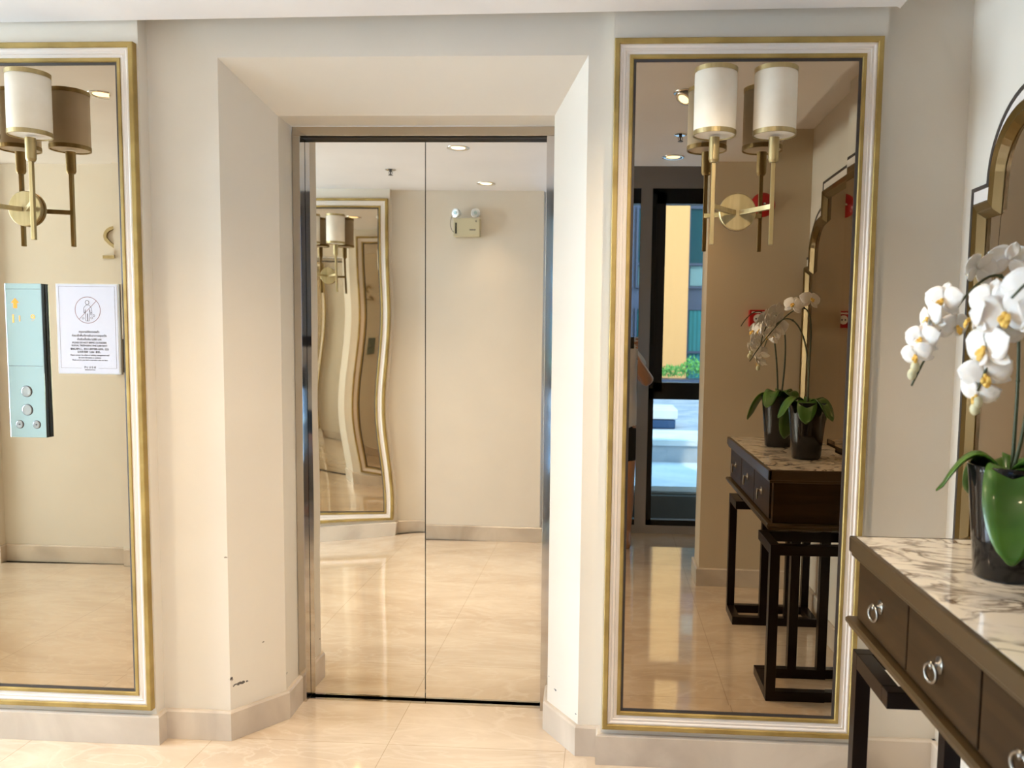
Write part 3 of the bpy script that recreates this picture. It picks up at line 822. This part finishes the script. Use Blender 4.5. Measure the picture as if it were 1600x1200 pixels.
# ------------------------------------------------------------------ lift call panel on the left mirror
cp = thing('lift_call_panel', 'steel and glass lift call panel with amber floor number', 'lift control', (-1.80, 0, 1.258))
def cpl(name, bm, mat, parent=None, **k):
    for v in bm.verts: v.co -= Vector((-1.80, 0, 1.258))
    return link(name, bm, mat, parent or cp, **k)
CX0, CX1, CZ0, CZ1 = -1.906, -1.786, 1.013, 1.502
bm = NB(); box(bm, CX0 + 0.002, CX1 - 0.001, -0.0205, -0.0062, CZ0, CZ1); cpl('housing', bm, callside_m, bevel=0.002)
bm = NB(); box(bm, CX0, CX1, -0.0235, -0.0207, CZ0, CZ1); fp = cpl('face_plate', bm, callface_m, bevel=0.0015)
YF = -0.0238
bm = NB(); box(bm, CX0 + 0.003, CX1 - 0.003, YF, -0.0234, 1.484, 1.485); cpl('seam', bm, ink_m, fp)
bm = NB(); box(bm, CX0 + 0.003, CX1 - 0.003, YF, -0.0234, 1.241, 1.2425); cpl('seam', bm, ink_m, fp)
text_mesh('floor_number', '1', 0.036, callink_m, cp, (-1.881 + 1.80, YF - 0.0003, 1.379 - 1.258), bold=0.0006)
text_mesh('floor_number', '1', 0.026, callink_m, cp, (-1.860 + 1.80, YF - 0.0003, 1.383 - 1.258), bold=0.0003)
text_mesh('floor_number', '9', 0.030, callink_m, cp, (-1.816 + 1.80, YF - 0.0003, 1.384 - 1.258), bold=0.0003)
bm = NB()
for dx_, w_ in ((0, 1),):
    a_ = [(-1.873, 1.456), (-1.886, 1.441), (-1.879, 1.441), (-1.879, 1.424), (-1.867, 1.424), (-1.867, 1.441), (-1.860, 1.441)]
    f_ = [bm.verts.new((x_, YF - 0.0003, z_)) for x_, z_ in a_]; bm.faces.new(f_)
bmesh.ops.solidify(bm, geom=bm.faces[:], thickness=0.0004)
cpl('arrow_indicator', bm, callink_m)
for (bx, bz, br_) in ((-1.846, 1.161, 0.0165), (-1.846, 1.102, 0.0165), (-1.873, 1.055, 0.0115), (-1.817, 1.055, 0.0115)):
    bm = NB(); lathe(bm, [(br_, 0.0), (br_, -0.0025), (br_ * 0.88, -0.0032), (br_ * 0.86, -0.0018), (0.0, -0.0016)], 32, (bx, -0.0235, bz), 'Y', False)
    bt = cpl('button' if br_ > 0.012 else 'key_switch', bm, button_m)
    bm = NB(); lathe(bm, [(br_ + 0.0018, 0.0), (br_ + 0.0018, -0.0008), (br_, -0.0009), (br_, 0)], 32, (bx, -0.0235, bz), 'Y', False); cpl('rim', bm, ink_m, bt)
    if br_ < 0.012:
        bm = NB(); lathe(bm, [(0.0028, 0), (0.0028, -0.0030), (0, -0.0030)], 12, (bx, -0.0235, bz), 'Y', False); cpl('keyhole', bm, ink_m, bt)

# ------------------------------------------------------------------ notice on the left mirror
SXc, SZc = -1.643, 1.361
nt_ = thing('notice_sign', 'white notice with prohibition symbol and small print on the left mirror', 'sign', (SXc, 0, SZc))
sw, shh = 0.0985, 0.1395
bm = NB(); box(bm, -sw - 0.0035, sw + 0.0035, -0.014, -0.0056, -shh - 0.003, shh + 0.003); link('acrylic_holder', bm, acryl_m, nt_, bevel=0.001)
bm = NB(); box(bm, -sw, sw, -0.0152, -0.0141, -shh, shh); link('paper', bm, paper_m, nt_)
yT = -0.0155
def strip(bm, x0, x1, z0, z1): box(bm, x0, x1, yT, yT + 0.0003, z0, z1)
bm = NB()
a, c = sw - 0.007, shh - 0.006
strip(bm, -a, a, c, c + 0.0006); strip(bm, -a, -a + 0.0006, -c + 0.010, c); strip(bm, a - 0.0006, a, -c + 0.010, c)
strip(bm, -a, -0.024, -c + 0.010, -c + 0.0106); strip(bm, 0.032, a, -c + 0.010, -c + 0.0106)
link('border_line', bm, ink_m, nt_)
cz_s = 0.060; rc = 0.0420; ks = 1.22
bm = NB()
def ringpl(bm, cx0, cz0, r0, r1, n=40, sx=1):
    v0 = [bm.verts.new((cx0 + math.cos(2*PI*k/n) * r0 * sx, yT, cz0 + math.sin(2*PI*k/n) * r0)) for k in range(n)]
    v1 = [bm.verts.new((cx0 + math.cos(2*PI*k/n) * r1 * sx, yT, cz0 + math.sin(2*PI*k/n) * r1)) for k in range(n)]
    for k in range(n): bm.faces.new((v0[k], v0[(k+1) % n], v1[(k+1) % n], v1[k]))
ringpl(bm, 0.002, cz_s, rc, rc - 0.0016)
def seg(bm, p, q, w_=0.0012):
    p, q = Vector(p), Vector(q); d = (q - p).normalized(); n_ = Vector((-d.y, d.x)) * w_ / 2
    bm.faces.new([bm.verts.new((v_.x, yT - 0.0001, v_.y)) for v_ in (p - n_, q - n_, q + n_, p + n_)])
seg(bm, (0.002 - rc * 0.7, cz_s - rc * 0.7), (0.002 + rc * 0.7, cz_s + rc * 0.7), 0.0014)
link('prohibition_ring', bm, redink_m, nt_)
bm = NB()
ringpl(bm, 0.001, cz_s + 0.0195 * ks, 0.0070, 0.0056, 24)
body = [(-0.0035, 0.0125), (-0.0095, 0.006), (-0.0105, -0.006), (-0.007, -0.007), (-0.0055, 0.002), (-0.005, -0.028), (0.0045, -0.028), (0.0055, 0.002), (0.0085, -0.007), (0.0125, -0.006), (0.0105, 0.006), (0.0055, 0.0125), (-0.0035, 0.0125)]
for p, q in zip(body, body[1:]): seg(bm, (p[0] * ks + 0.001, p[1] * ks + cz_s), (q[0] * ks + 0.001, q[1] * ks + cz_s), 0.0012)
seg(bm, (0.001, cz_s - 0.009 * ks), (0.001, cz_s - 0.028 * ks), 0.0024)
for (x_, z_) in ((-0.012, -0.021), (0.011, -0.020), (0.017, -0.014), (0.010, -0.010)): ringpl(bm, x_ * ks + 0.001, cz_s + z_ * ks, 0.0036, 0.0025, 14)
link('person_symbol', bm, ink_m, nt_)
lines = [('กรุณาเปลี่ยนรองเท้า', 0.0092, -0.0115, 0.067), ('ก่อนเข้าพื้นที่ภายในอาคารทุกครั้ง', 0.0092, -0.0235, 0.114), ('ค่าปรับเป็นเงิน 5,000 บาท', 0.0092, -0.0350, 0.079),
         ('PLEASE DO NOT BRING OUTSIDERS', 0.0080, -0.0455, 0.112), ('ILLEGAL TRESPASSING FINE 5,000 BAHT', 0.0080, -0.0545, 0.117),
         ('请勿携带外人，非法入侵将罚款人民币，违者', 0.0072, -0.0655, 0.126), ('公司将罚款  5,000  泰铢。', 0.0072, -0.0748, 0.077),
         ('Please contact the office or building management staff', 0.0058, -0.0840, 0.128), ('for more information or assistance', 0.0058, -0.0920, 0.074),
         ('Thank you for your kind cooperation with our team', 0.0058, -0.0995, 0.117),
         ('P L U S H', 0.0090, -0.1235, 0.037), ('RESIDENTIAL', 0.0042, -0.1300, 0.034)]
for (s_, sz, z_, wd_) in lines:
    tm = text_mesh('printed_line', s_, sz, ink_m, nt_, (0.004, yT, z_), extrude=0.0001, bold=0.00012)
    xs_ = [v.co.x for v in tm.data.vertices]
    if xs_: tm.scale = (wd_ / max(1e-4, max(xs_) - min(xs_)), 1, 1)

# ------------------------------------------------------------------ brass figure 2 and card reader on the wall opposite
def ribbon(bm, pts, w_, y0, y1):
    """flat metal stroke in the xz plane"""
    P = [Vector(p) for p in pts]; rows = []
    for i, p in enumerate(P):
        d = (P[min(i+1, len(P)-1)] - P[max(i-1, 0)]).normalized(); n_ = Vector((-d.y, d.x)) * w_ / 2
        rows.append([bm.verts.new((q.x, y_, q.y)) for q, y_ in ((p - n_, y0), (p + n_, y0), (p + n_, y1), (p - n_, y1))])
    for i in range(len(rows) - 1):
        for k in range(4): bm.faces.new((rows[i][k], rows[i+1][k], rows[i+1][(k+1) % 4], rows[i][(k+1) % 4]))
    bm.faces.new(rows[0]); bm.faces.new(rows[-1][::-1])
bm = NB()
arc = [(0.062 * math.cos(R(a_)), 0.125 + 0.048 * math.sin(R(a_))) for a_ in range(20, 205, 12)]
arc += [(-0.056 + 0.022 * k, 0.098 - 0.0145 * k) for k in range(1, 5)] + [(0.066, 0.030)]
ribbon(bm, arc, 0.018, 0.001, 0.014)
ribbon(bm, [(-0.078, 0.008), (0.078, 0.008)], 0.017, 0.001, 0.014)
fn = link('floor_number_sign', bm, brass_m); fn.location = (-2.798, YB, 1.772)
tag(fn, 'brass figure 2 on the opposite wall, cut off in the left mirror', 'sign')
cr = thing('opposite_call_panel', 'dark-edged call panel below the brass figure 2 on the opposite wall', 'lift control', (-2.735, YB, 1.222))
bm = NB(); box(bm, -0.062, 0.062, 0.0006, 0.034, -0.095, 0.095); link('housing', bm, callside_m, cr, bevel=0.002)
bm = NB(); box(bm, -0.060, 0.060, 0.0342, 0.0372, -0.093, 0.093); link('face_plate', bm, callface_m, cr)
bm = NB(); lathe(bm, [(0.015, 0), (0.015, 0.003), (0, 0.003)], 24, (0, 0.0374, 0.0), 'Y', False); link('button', bm, button_m, cr)

# ------------------------------------------------------------------ emergency light
el = thing('emergency_light', 'ivory twin-head emergency light high on the wall opposite the lift', 'emergency light', (-0.925, YB, 2.0))
bm = NB(); box(bm, -0.086, 0.086, 0.001, 0.058, 0.0, 0.118); link('body', bm, ivory_m, el, bevel=0.004)
bm = NB(); box(bm, -0.073, -0.062, 0.0582, 0.0592, 0.018, 0.088); link('indicator_strip', bm, callside_m, el)
bm = NB(); box(bm, 0.020, 0.060, 0.0582, 0.0588, 0.040, 0.046); link('marking', bm, ink_m, el)
bm = NB(); box(bm, 0.060, 0.066, 0.0582, 0.0588, 0.092, 0.104); link('marking', bm, ink_m, el)
for xh, yaw_ in ((-0.066, -0.5), (0.058, 0.1)):
    bm = NB()
    lathe(bm, [(0.0, -0.028), (0.018, -0.026), (0.027, -0.006), (0.029, 0.006), (0.029, 0.012), (0.026, 0.013), (0.0, 0.010)], 28, (0, 0, 0), 'Y', False)
    bmesh.ops.remove_doubles(bm, verts=bm.verts, dist=1e-6)
    h = link('lamp_head', bm, lens_m, el, smooth=True); h.location = (xh, 0.048, 0.150); h.rotation_euler = (0, 0, -yaw_)
    bm = NB(); lathe(bm, [(0.012, 0.0135), (0.012, 0.0145), (0, 0.0145)], 16, (0, 0, 0), 'Y', False); link('bulb', bm, callface_m, h)
    bm = NB(); tube(bm, [(xh, 0.035, 0.112), (xh, 0.038, 0.128)], 0.006, 10); link('swivel', bm, white_m, el)
bm = NB(); tube(bm, bez([(-0.085, 0.03, 0.150), (-0.125, 0.03, 0.11), (-0.11, 0.02, 0.04), (-0.080, 0.0615, 0.028)], 14), 0.0016, 6); link('cable', bm, callside_m, el, smooth=True)

# ------------------------------------------------------------------ fire bell and call point on the return wall
fb = thing('fire_alarm_bell', 'red round fire alarm bell high on the beige return wall', 'fire alarm', (0.808, -2.01, 2.075))
bm = NB(); lathe(bm, [(0.0, 0.044), (0.012, 0.044), (0.030, 0.040), (0.050, 0.028), (0.062, 0.012), (0.064, 0.008), (0.0, 0.008)], 40, (0, 0, 0), 'Y', False)
bmesh.ops.remove_doubles(bm, verts=bm.verts, dist=1e-6)
link('gong', bm, red_m, fb, smooth=True)
bm = NB(); box(bm, -0.035, 0.035, 0.0006, 0.0085, -0.035, 0.035); link('mounting_plate', bm, red_m, fb)
bm = NB(); lathe(bm, [(0.007, 0.044), (0.007, 0.049), (0, 0.050)], 14, (0, 0, 0), 'Y', False); link('centre_screw', bm, chrome_m, fb)
mc = thing('fire_call_point', 'red square fire call point on the beige return wall beside the orchids', 'fire alarm', (0.795, -2.01, 1.475))
bm = NB(); box(bm, -0.045, 0.045, 0.0006, 0.045, -0.045, 0.045); link('housing', bm, red_m, mc, bevel=0.004)
bm = NB(); lathe(bm, [(0.024, 0.0452), (0.024, 0.0468), (0.0, 0.0468)], 28, (0, 0, -0.002), 'Y', False); link('glass_disc', bm, white_m, mc)
bm = NB(); box(bm, -0.014, -0.006, 0.0469, 0.0473, -0.007, 0.002); box(bm, 0.004, 0.012, 0.0469, 0.0473, -0.007, 0.002); link('arrow_mark', bm, ink_m, mc)
bm = NB(); box(bm, -0.034, 0.034, 0.0452, 0.0457, 0.028, 0.036); link('white_label', bm, white_m, mc)

# ------------------------------------------------------------------ ceiling fittings
def downlight(x, y, label, power, first=None, cone=128):
    if first: t_ = dup(first, label, (x, y, CZ(x)))
    else:
        t_ = thing('downlight', label, 'ceiling light', (x, y, CZ(x)), 0, 'recessed ceiling downlights')
        bm = NB(); lathe(bm, [(0.058, -0.0005), (0.058, -0.003), (0.052, -0.005), (0.044, -0.003), (0.036, -0.001), (0.036, -0.0005)], 40, (0, 0, 0), 'Z', False); link('trim_ring', bm, chrome_m, t_, smooth=True)
        bm = NB(); lathe(bm, [(0.035, -0.0008), (0.030, -0.0022), (0.0, -0.0028)], 32, (0, 0, 0), 'Z', False); link('lens', bm, glow_m, t_, smooth=True)
    lt = light('downlight_lamp', 'SPOT', (x, y, 2.3), power, (1.0, 0.75, 0.48), spot_size=R(cone), spot_blend=1.0, shadow_soft_size=0.035)
    lt.parent = t_; lt.location = (0, 0, -0.008)
    for ch in t_.children:
        if ch.type == 'LIGHT' and ch is not lt: bpy.data.objects.remove(ch, do_unlink=True)
    return t_
dl0 = downlight(-0.77, -0.88, 'recessed downlight nearest the lift doors, at the top of the steel doors', 52)
downlight(-0.77, -1.84, 'recessed downlight above the emergency light, small in the right door', 9, dl0, 84)
downlight(0.32, -1.90, 'recessed downlight left of the sconce shades in the right mirror', 16, dl0, 100)
downlight(-2.04, -0.76, 'recessed downlight seen in the top right of the left mirror', 40, dl0)
gs = thing('gimbal_spotlight', 'tilted chrome spotlight beside the left shade in the right mirror', 'ceiling light', (0.285, -0.76, CZ(0.285)))
bm = NB(); lathe(bm, [(0.052, -0.0005), (0.052, -0.004), (0.044, -0.006), (0.040, -0.0005)], 36, (0, 0, 0), 'Z', False); link('trim_ring', bm, chrome_m, gs, smooth=True)
bm = NB(); lathe(bm, [(0.0, 0.0), (0.020, -0.003), (0.032, -0.024), (0.033, -0.030), (0.029, -0.031), (0.0, -0.026)], 30, (0, 0, 0), 'Z', False); bmesh.ops.remove_doubles(bm, verts=bm.verts, dist=1e-6)
h = link('lamp_head', bm, chrome_m, gs, smooth=True); h.location = (0, 0, -0.004); h.rotation_euler = (R(20), R(28), 0)
bm = NB(); lathe(bm, [(0.022, -0.0300), (0.0, -0.0305)], 24, (0, 0, 0), 'Z', False); link('lens', bm, glow_m, h)
ls = light('spotlight_lamp', 'SPOT', (0, 0, -0.045), 26, (1.0, 0.80, 0.56), (R(16), R(12), 0), spot_size=R(115), spot_blend=0.9, shadow_soft_size=0.03); ls.parent = gs
def sprinkler(x, y, label):
    t_ = thing('sprinkler', label, 'sprinkler', (x, y, CZ(x)), 0, 'ceiling sprinklers')
    bm = NB(); lathe(bm, [(0.030, -0.0005), (0.030, -0.003), (0.022, -0.006), (0.008, -0.006)], 28, (0, 0, 0), 'Z', False); link('escutcheon', bm, chrome_m, t_)
    bm = NB(); lathe(bm, [(0.007, -0.004), (0.007, -0.012), (0.004, -0.014), (0.003, -0.030), (0.0, -0.030)], 16, (0, 0, 0), 'Z', False)
    for s in (-1, 1): tube(bm, [(s * 0.006, 0, -0.010), (s * 0.011, 0, -0.019), (s * 0.003, 0, -0.031)], 0.0014, 6)
    link('nozzle', bm, bead_m, t_)
    bm = NB(); lathe(bm, [(0.0, -0.031), (0.013, -0.031), (0.013, -0.033), (0.0, -0.033)], 20, (0, 0, 0), 'Z', False); link('deflector', bm, bead_m, t_)
    return t_
sp0 = sprinkler(0.317, -1.42, 'small dark sprinkler above the bay, left of the sconce in the right mirror')
dup(sp0, 'small sprinkler on the ceiling, reflected in the left door', (-1.26, -1.42, CZ(-1.26)))
sd_ = thing('smoke_detector', 'cream smoke detector on the ceiling near the left mirror', 'smoke detector', (-1.76, -0.80, CZ(-1.76)))
bm = NB(); lathe(bm, [(0.052, -0.0005), (0.052, -0.012), (0.046, -0.016), (0.0, -0.016)], 36, (0, 0, 0), 'Z', False); link('base', bm, white_m, sd_)
bm = NB(); lathe(bm, [(0.044, -0.016), (0.042, -0.036), (0.030, -0.048), (0.0, -0.050)], 36, (0, 0, 0), 'Z', False); link('cap', bm, white_m, sd_, smooth=True)

# ------------------------------------------------------------------ photographer
pr_ = thing('person', 'person in white T-shirt and black shorts raising a phone, elbow showing in the right mirror', 'person', (-0.055, -2.90, 0))
def skin_obj(name, verts, edges, radii, mat, parent, root=0, levels=2):
    me = bpy.data.meshes.new(name); me.from_pydata(verts, edges, []); me.update(); me.materials.append(mat)
    o = bpy.data.objects.new(name, me); COL.objects.link(o); o.parent = parent
    o.modifiers.new('skin', 'SKIN'); 
    if not me.skin_vertices: pass
    sv = me.skin_vertices[0].data
    for i, r_ in enumerate(radii):
        sv[i].radius = r_ if hasattr(r_, '__len__') else (r_, r_)
        sv[i].use_root = (i == root)
    ss = o.modifiers.new('subdivision', 'SUBSURF'); ss.levels = levels; ss.render_levels = levels
    for p in me.polygons: p.use_smooth = True
    o.modifiers['skin'].use_smooth_shade = True
    return o
HX = 0.055
V_ = [(0, 0, 0.84), (0, 0, 0.97), (0, -0.005, 1.12), (0, -0.01, 1.26), (0, -0.01, 1.34), (0, 0.0, 1.385), (0, 0.012, 1.45), (0, 0.016, 1.52), (0, 0.0, 1.57)]
R_ = [(0.145, 0.10), (0.125, 0.09), (0.14, 0.095), (0.145, 0.09), (0.08, 0.07), (0.052, 0.052), (0.068, 0.080), (0.074, 0.088), (0.055, 0.065)]
E_ = [(0, 1), (1, 2), (2, 3), (3, 4), (4, 5), (5, 6), (6, 7), (7, 8)]
for s in (-1, 1):
    i0 = len(V_)
    V_ += [(s * 0.095, 0, 0.78), (s * 0.10, 0.015, 0.47), (s * 0.10, -0.01, 0.25), (s * 0.10, -0.015, 0.075), (s * 0.108, 0.05, 0.035), (s * 0.115, 0.13, 0.022)]
    R_ += [0.083, 0.055, 0.050, 0.034, (0.036, 0.030), (0.034, 0.018)]
    E_ += [(0, i0), (i0, i0+1), (i0+1, i0+2), (i0+2, i0+3), (i0+3, i0+4), (i0+4, i0+5)]
    i1 = len(V_)
    V_ += [(s * 0.155, -0.01, 1.325), (s * 0.230, 0.045, 1.195), (s * 0.322, 0.100, 1.080), (s * 0.19, 0.20, 1.20), (s * 0.128, 0.262, 1.300)]
    R_ += [0.052, 0.050, 0.046, 0.036, 0.024]
    E_ += [(3, i1), (i1, i1+1), (i1+1, i1+2), (i1+2, i1+3), (i1+3, i1+4)]
    # palm
    i2 = len(V_)
    V_ += [(s * 0.112, 0.278, 1.335)]
    R_ += [(0.026, 0.014)]
    E_ += [(i1+4, i2)]
    # thumb and four fingers curling round the end of the phone (phone is 15 cm wide, held sideways)
    for k in range(4):
        z_ = 1.352 - 0.017 * k; j = len(V_); out_ = 0.112 - 0.004 * abs(k - 1)
        ln_ = (1.0, 1.08, 1.0, 0.82)[k]
        V_ += [(s * (out_ + 0.006), 0.292, z_), (s * (out_ + 0.004), 0.306 , z_ + 0.003), (s * (out_ - 0.026 * ln_), 0.3155, z_ + 0.004)]
        R_ += [0.0085, 0.0080, 0.0068]
        E_ += [(i2, j), (j, j+1), (j+1, j+2)]
    j = len(V_)
    V_ += [(s * 0.104, 0.270, 1.322), (s * 0.088, 0.278, 1.330), (s * 0.070, 0.283, 1.336)]
    R_ += [0.012, 0.0095, 0.0080]
    E_ += [(i2, j), (j, j+1), (j+1, j+2)]
V_ = [((x_ + (HX if y_ > 0.15 and z_ > 1.15 else 0)), y_, z_) for x_, y_, z_ in V_]
pb = skin_obj('body', V_, E_, R_, skin_m, pr_)
# face
bm = NB()
for s in (-1, 1): bmesh.ops.create_uvsphere(bm, u_segments=12, v_segments=8, radius=0.011, matrix=Matrix.Translation((s * 0.030, 0.094, 1.505)))
link('eye', bm, eye_m, pr_, smooth=True)
bm = NB()
tube(bm, [(0, 0.095, 1.512), (0, 0.106, 1.490), (0, 0.112, 1.475), (0, 0.098, 1.466)], [0.006, 0.009, 0.012, 0.006], 10)
for s in (-1, 1): bmesh.ops.create_uvsphere(bm, u_segments=10, v_segments=8, radius=0.022, matrix=Matrix.Translation((s * 0.078, 0.005, 1.49)) @ Matrix.Diagonal((0.35, 0.7, 1.2, 1)))
link('nose_and_ears', bm, skin_m, pr_, smooth=True)
bm = NB(); tube(bm, [(-0.022, 0.084, 1.438), (0, 0.092, 1.440), (0.022, 0.084, 1.438)], [0.002, 0.005, 0.002], 8); link('mouth', bm, redink_m, pr_, smooth=True)
bm = NB()
bmesh.ops.create_uvsphere(bm, u_segments=28, v_segments=18, radius=0.098, matrix=Matrix.Translation((0, -0.008, 1.535)) @ Matrix.Diagonal((0.90, 1.06, 0.92, 1)))
bmesh.ops.delete(bm, geom=[v for v in bm.verts if v.co.z < 1.535 and v.co.y > 0.02 or v.co.z < 1.47], context='VERTS')
o = link('hair', bm, hair_m, pr_, smooth=True); md = o.modifiers.new('thickness', 'SOLIDIFY'); md.thickness = 0.008
# clothes
Vs = [(0, 0, 0.735), (0, 0, 0.86), (0, 0, 1.0), (0, -0.005, 1.14), (0, -0.01, 1.27), (0, -0.008, 1.352)]
Rs = [(0.185, 0.135), (0.178, 0.128), (0.165, 0.118), (0.162, 0.115), (0.165, 0.108), (0.088, 0.078)]
Es = [(0, 1), (1, 2), (2, 3), (3, 4), (4, 5)]
for s in (-1, 1):
    j = len(Vs); Vs += [(s * 0.155, -0.008, 1.318), (s * 0.228, 0.034, 1.215), (s * 0.272, 0.062, 1.150)]; Rs += [0.068, 0.068, 0.070]; Es += [(4, j), (j, j+1), (j+1, j+2)]
skin_obj('t_shirt', Vs, Es, Rs, shirt_m, pr_)
Vh = [(0, 0, 0.86), (0, 0, 0.76)]; Rh = [(0.150, 0.108), (0.145, 0.108)]; Eh = [(0, 1)]
for s in (-1, 1):
    j = len(Vh); Vh += [(s * 0.095, 0.0, 0.68), (s * 0.102, 0.012, 0.52)]; Rh += [0.097, 0.085]; Eh += [(1, j), (j, j+1)]
skin_obj('shorts', Vh, Eh, Rh, short_m, pr_)
ph = thing('smartphone', 'black smartphone held sideways by the photographer', 'phone', (-0.0, -2.588, 1.334))
bm = NB(); box(bm, -0.075, 0.075, -0.004, 0.004, -0.036, 0.036); link('body', bm, phone_m, ph, bevel=0.003)
bm = NB(); lathe(bm, [(0.006, 0.0041), (0.006, 0.006), (0.0, 0.006)], 16, (0, 0, 0.016), 'Y', False); link('camera_lens', bm, dark_m, ph)

# ------------------------------------------------------------------ outside the bay window
bm = NB(); box(bm, -16, 12, -40, -3.42, -0.30, -0.12); struct('ground', bm, brownriser_m)
bm = NB(); box(bm, -16, 12, -5.35, -3.95, -0.12, 0.135); struct('terrace_step_lower', bm, brownriser_m)
bm = NB(); box(bm, -16, 12, -5.35, -4.02, 0.16, 0.20); box(bm, -16, 12, -5.35, -4.06, 0.135, 0.16); struct('terrace_step_slab', bm, stone_m)
bm = NB(); box(bm, -16, 12, -5.62, -5.35, -0.12, 0.36); struct('terrace_wall_riser', bm, paver_m)
bm = NB(); box(bm, -16, 12, -6.25, -5.33, 0.36, 0.41); struct('terrace_coping', bm, stone_m)
bm = NB(); box(bm, -16, 12, -15.2, -6.25, -0.12, 0.405); struct('terrace_paving', bm, paver_m)
sb_ = thing('stone_bench', 'white stone bench block on the terrace, nearest the window', 'bench', (-0.1, -6.75, 0.405), 0, 'stone bench blocks on the terrace')
bm = NB(); box(bm, -0.86, 0.86, -0.36, 0.36, 0.105, 0.21); link('seat_slab', bm, stone_m, sb_, bevel=0.01)
bm = NB(); box(bm, -0.82, 0.84, -0.30, 0.345, 0.0, 0.105); link('shaded_plinth', bm, blueshade_m, sb_, bevel=0.02)  # base block coloured as the shadow below the seat
dup(sb_, 'white stone bench block farther back on the terrace', (-0.35, -9.6, 0.405))
pl_ = thing('long_planter', 'long grey stone planter in front of the building outside', 'planter', (0, -13.0, 0.405))
bm = NB(); box(bm, -7, 6, -0.35, 0.35, 0.0, 0.21); link('trough', bm, paver_m, pl_)
bm = NB(); box(bm, -7, 6, -0.40, 0.40, 0.2102, 0.24); link('coping', bm, spandrel_m, pl_)
bm = NB()
rnd = random.Random(3)
for i in range(5200):
    x_ = rnd.uniform(-4.0, 4.5); y_ = -13.0 + rnd.uniform(-0.3, 0.3)
    hmax = 0.20 + 0.10 * math.sin(x_ * 5.1) + 0.06 * math.sin(x_ * 13)
    z_ = 0.70 + rnd.random() ** 0.7 * max(0.08, hmax)
    l_ = rnd.uniform(0.05, 0.11); a = rnd.uniform(0, 2 * PI); e = rnd.uniform(0.2, 1.3)
    d = Vector((math.cos(a) * math.cos(e), math.sin(a) * math.cos(e), math.sin(e))); s_ = d.cross(Vector((0.3, 0.5, 0.8))).normalized() * 0.014
    p = Vector((x_, y_, z_))
    vs = [bm.verts.new(q) for q in (p - d * l_ * 0.5, p + s_, p + d * l_ * 0.5, p - s_)]
    bm.faces.new(vs)
hd = link('planter_shrubs', bm, shrub_m); tag(hd, 'low green shrubs filling the planter outside the window', 'shrubs', kind='stuff')
bg_ = thing('exterior_building', 'peach and teal glazed building beyond the terrace', 'building', (0, -15.0, 0))
bm = NB(); box(bm, -9, 8, -1.0, -0.35, 0.0, 9.0); link('core_wall', bm, spandrel_m, bg_)
bm = NB(); box(bm, 1.02, 1.62, -0.35, 0.15, 0.0, 9.0); link('pier', bm, peach_m, bg_)
bm = NB(); box(bm, -3.6, -3.0, -0.35, 0.15, 0.0, 9.0); link('pier', bm, peach_m, bg_)
rnd = random.Random(5)
for (xa, xb) in ((1.64, 2.55), (2.60, 3.5), (3.56, 4.6), (0.05, 0.98), (-0.95, 0.0), (-2.0, -1.0), (-2.95, -2.05)):
    for (za, zb, kind) in ((0.45, 2.05, 'c'), (2.45, 4.15, 'g'), (4.55, 6.4, 'g')):
        bm = NB()
        box(bm, xa, xb, -0.34, -0.30, za, za + 0.05); box(bm, xa, xb, -0.34, -0.30, zb - 0.05, zb); box(bm, xa, xa + 0.04, -0.34, -0.26, za, zb); box(bm, xb - 0.04, xb, -0.34, -0.26, za, zb)
        zt = za + (zb - za) * (0.40 if kind == 'c' else 0.28)
        box(bm, xa, xb, -0.34, -0.27, zt, zt + 0.05)
        w_ = link('window_frame', bm, spandrel_m, bg_)
        bm = NB(); box(bm, xa + 0.04, xb - 0.04, -0.345, -0.335, za + 0.05, zb - 0.05)
        link('pane', bm, glassb_m, w_)
        if kind == 'c':
            bm = NB(); n = 30
            pts = [(xa + 0.06 + (xb - xa - 0.12) * i / n, -0.318 + 0.014 * math.sin(i * 1.9)) for i in range(n + 1)]
            a1 = [bm.verts.new((x_, y_, za + 0.06)) for x_, y_ in pts]; a2 = [bm.verts.new((x_, y_, zb - 0.06)) for x_, y_ in pts]
            for i in range(n): bm.faces.new((a1[i], a1[i+1], a2[i+1], a2[i]))
            link('curtain', bm, curtain_m, w_, smooth=True)
        else:
            bm = NB(); box(bm, xa + 0.06, xb - 0.06, -0.333, -0.325, za + 0.06, zt - 0.01); link('lower_blind', bm, palefac_m, w_)
            if xa < 1.0 and xa > -1:
                bm = NB(); box(bm, xa + 0.10, xa + 0.45, -0.333, -0.325, zt + 0.06, zb - 0.07); link('yellow_blind', bm, yellow_m, w_)
